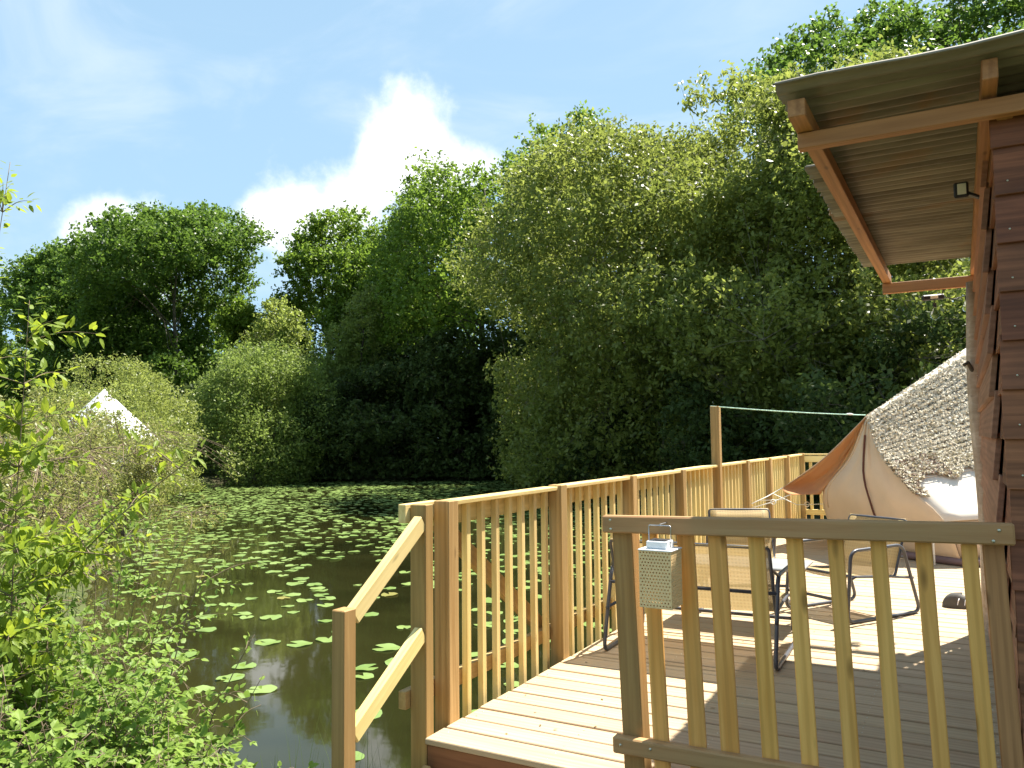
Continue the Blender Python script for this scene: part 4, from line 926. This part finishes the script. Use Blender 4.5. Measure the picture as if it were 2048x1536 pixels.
# ------------------------------------------------------------------ foreground plants
class Leaves:
    def __init__(s): s.v = []; s.f = []; s.r = []
    def leaf(s, p, d, nrm, L, Wd, r, fold=0.25, curl=0.15):
        p = Vector(p); d = Vector(d).normalized(); n = Vector(nrm); n = (n - d * n.dot(d))
        if n.length < 1e-4: n = Vector((0.3, 0.2, 1)); n = n - d * n.dot(d)
        n.normalize(); b = d.cross(n); i = len(s.v)
        def pt(u, w_): return p + d * (L * u) + b * (Wd * w_) + n * (abs(w_) * Wd * fold - curl * L * u * u)
        s.v += [pt(0, 0), pt(0.28, 0.46), pt(0.66, 0.36), pt(1, 0), pt(0.66, -0.36), pt(0.28, -0.46), pt(0.5, 0)]
        s.f += [(i, i + 1, i + 6, i + 6), (i, i + 6, i + 5, i + 5)]
        s.f[-2:] = [(i, i + 1, i + 2, i + 6), (i + 6, i + 2, i + 3, i + 3), (i, i + 6, i + 4, i + 5), (i + 6, i + 3, i + 4, i + 4)]
        s.r += [r] * 4
    def obj(s, name, mat, parent, Mw=None):
        me = bpy.data.meshes.new(name); me.from_pydata([tuple(q) for q in s.v], [], [tuple(dict.fromkeys(q)) for q in s.f]); me.update()
        a = me.attributes.new('rnd', 'FLOAT', 'FACE'); a.data.foreach_set('value', np.array(s.r, np.float32)); me.materials.append(M[mat])
        return link(bpy.data.objects.new(name, me), parent, Mw)
def gz(x, y): return float(ground_z([x], [y])[0])
def shoot(tb, lv, r_, pts, r0, Lf, Wf, step, start=0.25, per=2, droop=0.1, tri=False, up=0.5):
    """a stem through pts with leaves set along it"""
    c = curve(pts, 14); tb.add(c, [r0 * (1 - 0.75 * i / 13) for i in range(14)], 6)
    L = sum((b - a).length for a, b in zip(c, c[1:])); s = L * start; side = r_.uniform(0, 6.28)
    while s < L:
        u = s / L * 13; k = min(12, int(u)); q = c[k].lerp(c[k + 1], u - k); ax = (c[k + 1] - c[k]).normalized()
        for j in range(per):
            side += 2.4 + r_.uniform(-0.5, 0.5)
            a = Vector((1, 0, 0)).cross(ax)
            if a.length < 0.1: a = Vector((0, 1, 0)).cross(ax)
            a.normalize(); b = ax.cross(a); d = a * math.cos(side) + b * math.sin(side) + ax * r_.uniform(0.2, 0.7) + Vector((0, 0, -droop))
            d.normalize(); sc_ = r_.uniform(0.65, 1.2) * (1.0 - 0.35 * (s / L))
            n = Vector((r_.gauss(0, .4) + 0.1, r_.gauss(0, .4) - 0.1, 1)); rv = min(1, max(0, 0.25 + 0.6 * (s / L) * r_.random() + 0.3 * r_.random()))
            pet = q + d * 0.02
            if tri:
                tb.add([q, pet + d * 0.02], 0.0012, 4, caps=False); bb = d.cross(n).normalized(); e = pet + d * 0.02
                lv.leaf(e, d, n, Lf * sc_, Wf * sc_, rv)
                for sg in (-1, 1): lv.leaf(e, d * 0.45 + bb * sg, n, Lf * 0.85 * sc_, Wf * 0.85 * sc_, rv * 0.9)
            else: lv.leaf(pet, d, n, Lf * sc_, Wf * sc_, rv, droop)
        s += step * r_.uniform(0.7, 1.3)
    return c
def plant(name, label, cat, base, shoots, leafm, seed, Lf, Wf, step, stem='twig', group=None, side=0, side_len=0.25, per=2, start=0.25, tri=False, r0=0.006, droop=0.1):
    r_ = random.Random(seed); th = thing(name, label, cat, (base[0], base[1], gz(*base)), group); tb = Tubes(); lv = Leaves()
    for pts in shoots:
        c = shoot(tb, lv, r_, pts, r0, Lf, Wf, step, start, per, droop, tri)
        for k in range(side):
            i = r_.randint(3, 12); q = c[i]; a = r_.uniform(0, 6.28); d = Vector((math.cos(a), math.sin(a), r_.uniform(0.1, 0.5))); l_ = side_len * r_.uniform(0.5, 1.2)
            shoot(tb, lv, r_, [q, q + d * l_ * 0.5 + Vector((0, 0, 0.02)), q + d * l_ - Vector((0, 0, 0.03 * l_))], r0 * 0.45, Lf, Wf, step * 0.8, 0.1, per, droop, tri)
    lv.obj('leaves', leafm, th); tb.obj('stems', stem, th)
    return th
r_ = random.Random(99)
FG = 'shrubs and saplings at the near left bank'
# leafy sapling on the left
plant('sapling', 'leafy bright green sapling with a thin dark upright stem at the left edge', 'sapling', (-1.56, -1.07),
      [[(-1.56, -1.07, gz(-1.56, -1.07) - 0.05), (-1.53, -1.08, 0.3), (-1.50, -1.09, 1.0), (-1.43, -1.11, 1.6), (-1.35, -1.14, 2.05)]], 'fresh', 4, 0.080, 0.038, 0.028, side=50, side_len=0.30, per=2, start=0.35, group=FG)
plant('sapling', 'taller sapling whose leafy tips enter the picture at the left edge above the bank', 'sapling', (-1.80, -1.20),
      [[(-1.80, -1.20, gz(-1.8, -1.2) - 0.05), (-1.78, -1.19, 0.8), (-1.71, -1.15, 1.8), (-1.61, -1.10, 2.74)]], 'fresh', 5, 0.062, 0.032, 0.03, side=30, side_len=0.20, start=0.45, group=FG)
plant('shrub', 'arching shrub whose branch points right across the lily pads with pale long leaves', 'shrub', (-2.1, -0.8),
      [[(-2.1, -0.8, gz(-2.1, -0.8) - 0.05), (-1.95, -0.70, 0.5), (-1.65, -0.55, 0.95), (-1.17, -0.32, 1.38)], [(-2.1, -0.8, gz(-2.1, -0.8) - 0.05), (-2.1, -0.6, 0.5), (-1.95, -0.4, 0.95), (-1.75, -0.28, 1.15)], [(-2.15, -0.85, gz(-2.1, -0.8) - 0.05), (-2.05, -0.9, 0.5), (-1.75, -0.8, 0.85), (-1.4, -0.65, 0.85)]],
      'fresh', 6, 0.10, 0.040, 0.036, side=14, side_len=0.28, start=0.35, group=FG, droop=0.3, r0=0.008)
plant('shrub', 'thin twiggy shrub with tiny leaves standing against the dark water', 'shrub', (-2.0, -0.25),
      [[(-2.0 + dx * 0.3, -0.25 + dy * 0.3, -0.55), (-1.95 + dx * 0.6, -0.2 + dy * 0.5, 0.2), (-1.85 + dx, -0.12 + dy, h)] for dx, dy, h in ((0, 0, 1.0), (0.25, 0.08, 0.95), (-0.2, 0.0, 1.1), (0.38, 0.12, 0.7), (-0.35, -0.1, 1.15), (0.1, 0.1, 0.85))],
      'bramble', 7, 0.05, 0.026, 0.045, side=7, side_len=0.30, start=0.2, group=FG, r0=0.005)
plant('bramble_shoot', 'upright dark bramble stem with round leaves at the right end of the thicket', 'shrub', (-0.95, -0.53),
      [[(-0.97, -0.55, -0.62), (-0.90, -0.52, 0.0), (-0.80, -0.47, 0.28), (-0.68, -0.43, 0.5)], [(-0.97, -0.55, -0.62), (-0.86, -0.50, -0.1), (-0.74, -0.46, 0.12), (-0.63, -0.42, 0.32)], [(-1.12, -0.62, -0.6), (-1.12, -0.58, 0.1), (-1.05, -0.52, 0.55), (-0.98, -0.48, 0.78)]],
      'bramble', 8, 0.06, 0.042, 0.075, side=3, side_len=0.15, start=0.35, group=FG, tri=False, r0=0.006)
# bramble thicket: separate mounds
def mound(label, cx, cy_, rx, ry, ztop, canes, seed, mat='bramble', Lf=0.066, Wf=0.046):
    r_ = random.Random(seed); sh = []
    for i in range(canes):
        a = r_.uniform(0, 6.28); q = math.sqrt(r_.random()); bx = cx + rx * q * math.cos(a); by = cy_ + ry * q * math.sin(a); g = gz(bx, by)
        h = (ztop - g) * (1 - 0.45 * q * q) * r_.uniform(0.55, 1.08); a2 = r_.uniform(0, 6.28); l_ = r_.uniform(0.12, 0.4)
        e = Vector((bx + math.cos(a2) * l_, by + math.sin(a2) * l_, g + h * r_.uniform(0.75, 1.0)))
        sh.append([(bx, by, g - 0.03), (bx + (e.x - bx) * 0.2, by + (e.y - by) * 0.2, g + h * 0.6), ((bx + 2 * e.x) / 3, (by + 2 * e.y) / 3, g + h), tuple(e)])
    plant('bramble', label, 'bramble', (cx, cy_), sh, mat, seed + 1, Lf, Wf, 0.042, group='bramble thicket in the left foreground', per=1, start=0.12, tri=True, r0=0.0042)
mound('bramble mound in the bottom left corner with broad green leaves', -0.95, -1.30, 0.42, 0.30, 0.42, 60, 100, Lf=0.076, Wf=0.055)
mound('bramble mound at the bottom beside the pond water', -0.78, -0.86, 0.40, 0.26, 0.22, 60, 110)
mound('bramble mound under the leafy sapling', -1.50, -1.02, 0.45, 0.30, 0.66, 70, 120)
mound('bramble mound behind the sapling reaching towards the water', -1.55, -0.55, 0.45, 0.25, 0.42, 60, 130)
mound('bramble mound at the left edge below the arching shrub', -2.25, -0.75, 0.5, 0.35, 0.78, 60, 140)
mound('tall bramble mound left of the arching shrub', -1.95, -1.02, 0.45, 0.25, 0.95, 70, 170)
mound('bramble mound between the sapling and the shoots by the water', -1.15, -0.85, 0.4, 0.25, 0.45, 70, 180)
mound('low bramble patch at the very bottom near the stair post', -0.62, -0.58, 0.28, 0.16, -0.06, 34, 150)
mound('bramble mound at the shore behind the thicket', -2.7, -0.15, 0.55, 0.35, 0.45, 50, 160)
# rushes by the stair post
th = thing('rush_tuft', 'thin green rushes growing at the shore beside the stair post', 'rushes', (-0.45, 0.0, gz(-0.45, 0.0)))
vs = []; fs = []; rn = []
for i in range(110):
    x = -0.75 + 0.75 * r_.random(); y = -0.22 + 0.45 * r_.random(); h = r_.uniform(0.35, 0.85) * (0.7 if x > -0.3 else 1); a = r_.uniform(0, 6.28); l_ = r_.uniform(0.05, 0.22); g = gz(x, y); w_ = 0.003
    px_, py_ = -math.sin(a) * w_, math.cos(a) * w_; b = len(vs)
    for k in range(5):
        t_ = k / 4; cx_ = x + math.cos(a) * l_ * t_ * t_; c2 = y + math.sin(a) * l_ * t_ * t_; s = 1 - 0.9 * t_
        vs += [(cx_ + px_ * s, c2 + py_ * s, g - 0.02 + h * t_), (cx_ - px_ * s, c2 - py_ * s, g - 0.02 + h * t_)]
    for k in range(4): fs.append((b + 2 * k, b + 2 * k + 1, b + 2 * k + 3, b + 2 * k + 2)); rn.append(r_.random())
o = link(bpy.data.objects.new('blades', np_mesh('blades', np.array(vs), np.array(fs), 'reed', rn)), th); o['kind'] = 'stuff'
# rough grass on the banks
rng = np.random.default_rng(8); n = 26000
gx = rng.uniform(-30, 1.5, n); gy = rng.uniform(-4, 22, n); sd = pond_sd(gx, gy); k = (sd > 0.05) & (sd < 4.5) & ~((gx > -0.15) & (gy > -0.7)); gx, gy = gx[k], gy[k]
g0 = np.stack([gx, gy, ground_z(gx, gy) - 0.02], 1); n = len(g0); h = rng.uniform(0.15, 0.5, (n, 1)); a = rng.uniform(0, 6.28, n); dv = np.stack([np.cos(a), np.sin(a), np.zeros(n)], 1); sv = np.stack([-np.sin(a), np.cos(a), np.zeros(n)], 1) * 0.007
top_ = g0 + dv * h * 0.35 + np.array([0, 0, 1]) * h
Vv = np.stack([g0 - sv, g0 + sv, top_ + sv * 0.1, top_ - sv * 0.1], 1).reshape(-1, 3)
o = link(bpy.data.objects.new('rough_grass', np_mesh('rough_grass', Vv, np.arange(4 * n).reshape(-1, 4), 'reed', rng.random(n)))); tag(o, 'rough grass growing along the left bank', 'grass', kind='stuff')

# dry leaf litter on the boards
r_ = random.Random(31); lv = Leaves()
for i in range(70):
    x = r_.uniform(0.1, 2.3); y = r_.uniform(0.1, 6.0); a = r_.uniform(0, 6.28)
    lv.leaf((x, y, 0.003), (math.cos(a), math.sin(a), 0.05), (r_.gauss(0, .15), r_.gauss(0, .15), 1), r_.uniform(0.012, 0.034), r_.uniform(0.008, 0.016), r_.random(), 0.2, 0.05)
M['litter'] = leafmat('dry_leaf', (0.12, 0.075, 0.03), (0.26, 0.19, 0.08), 0.1)
o = lv.obj('leaf_litter', 'litter', None); tag(o, 'tiny dry leaves scattered over the deck boards', 'leaf litter', kind='stuff')
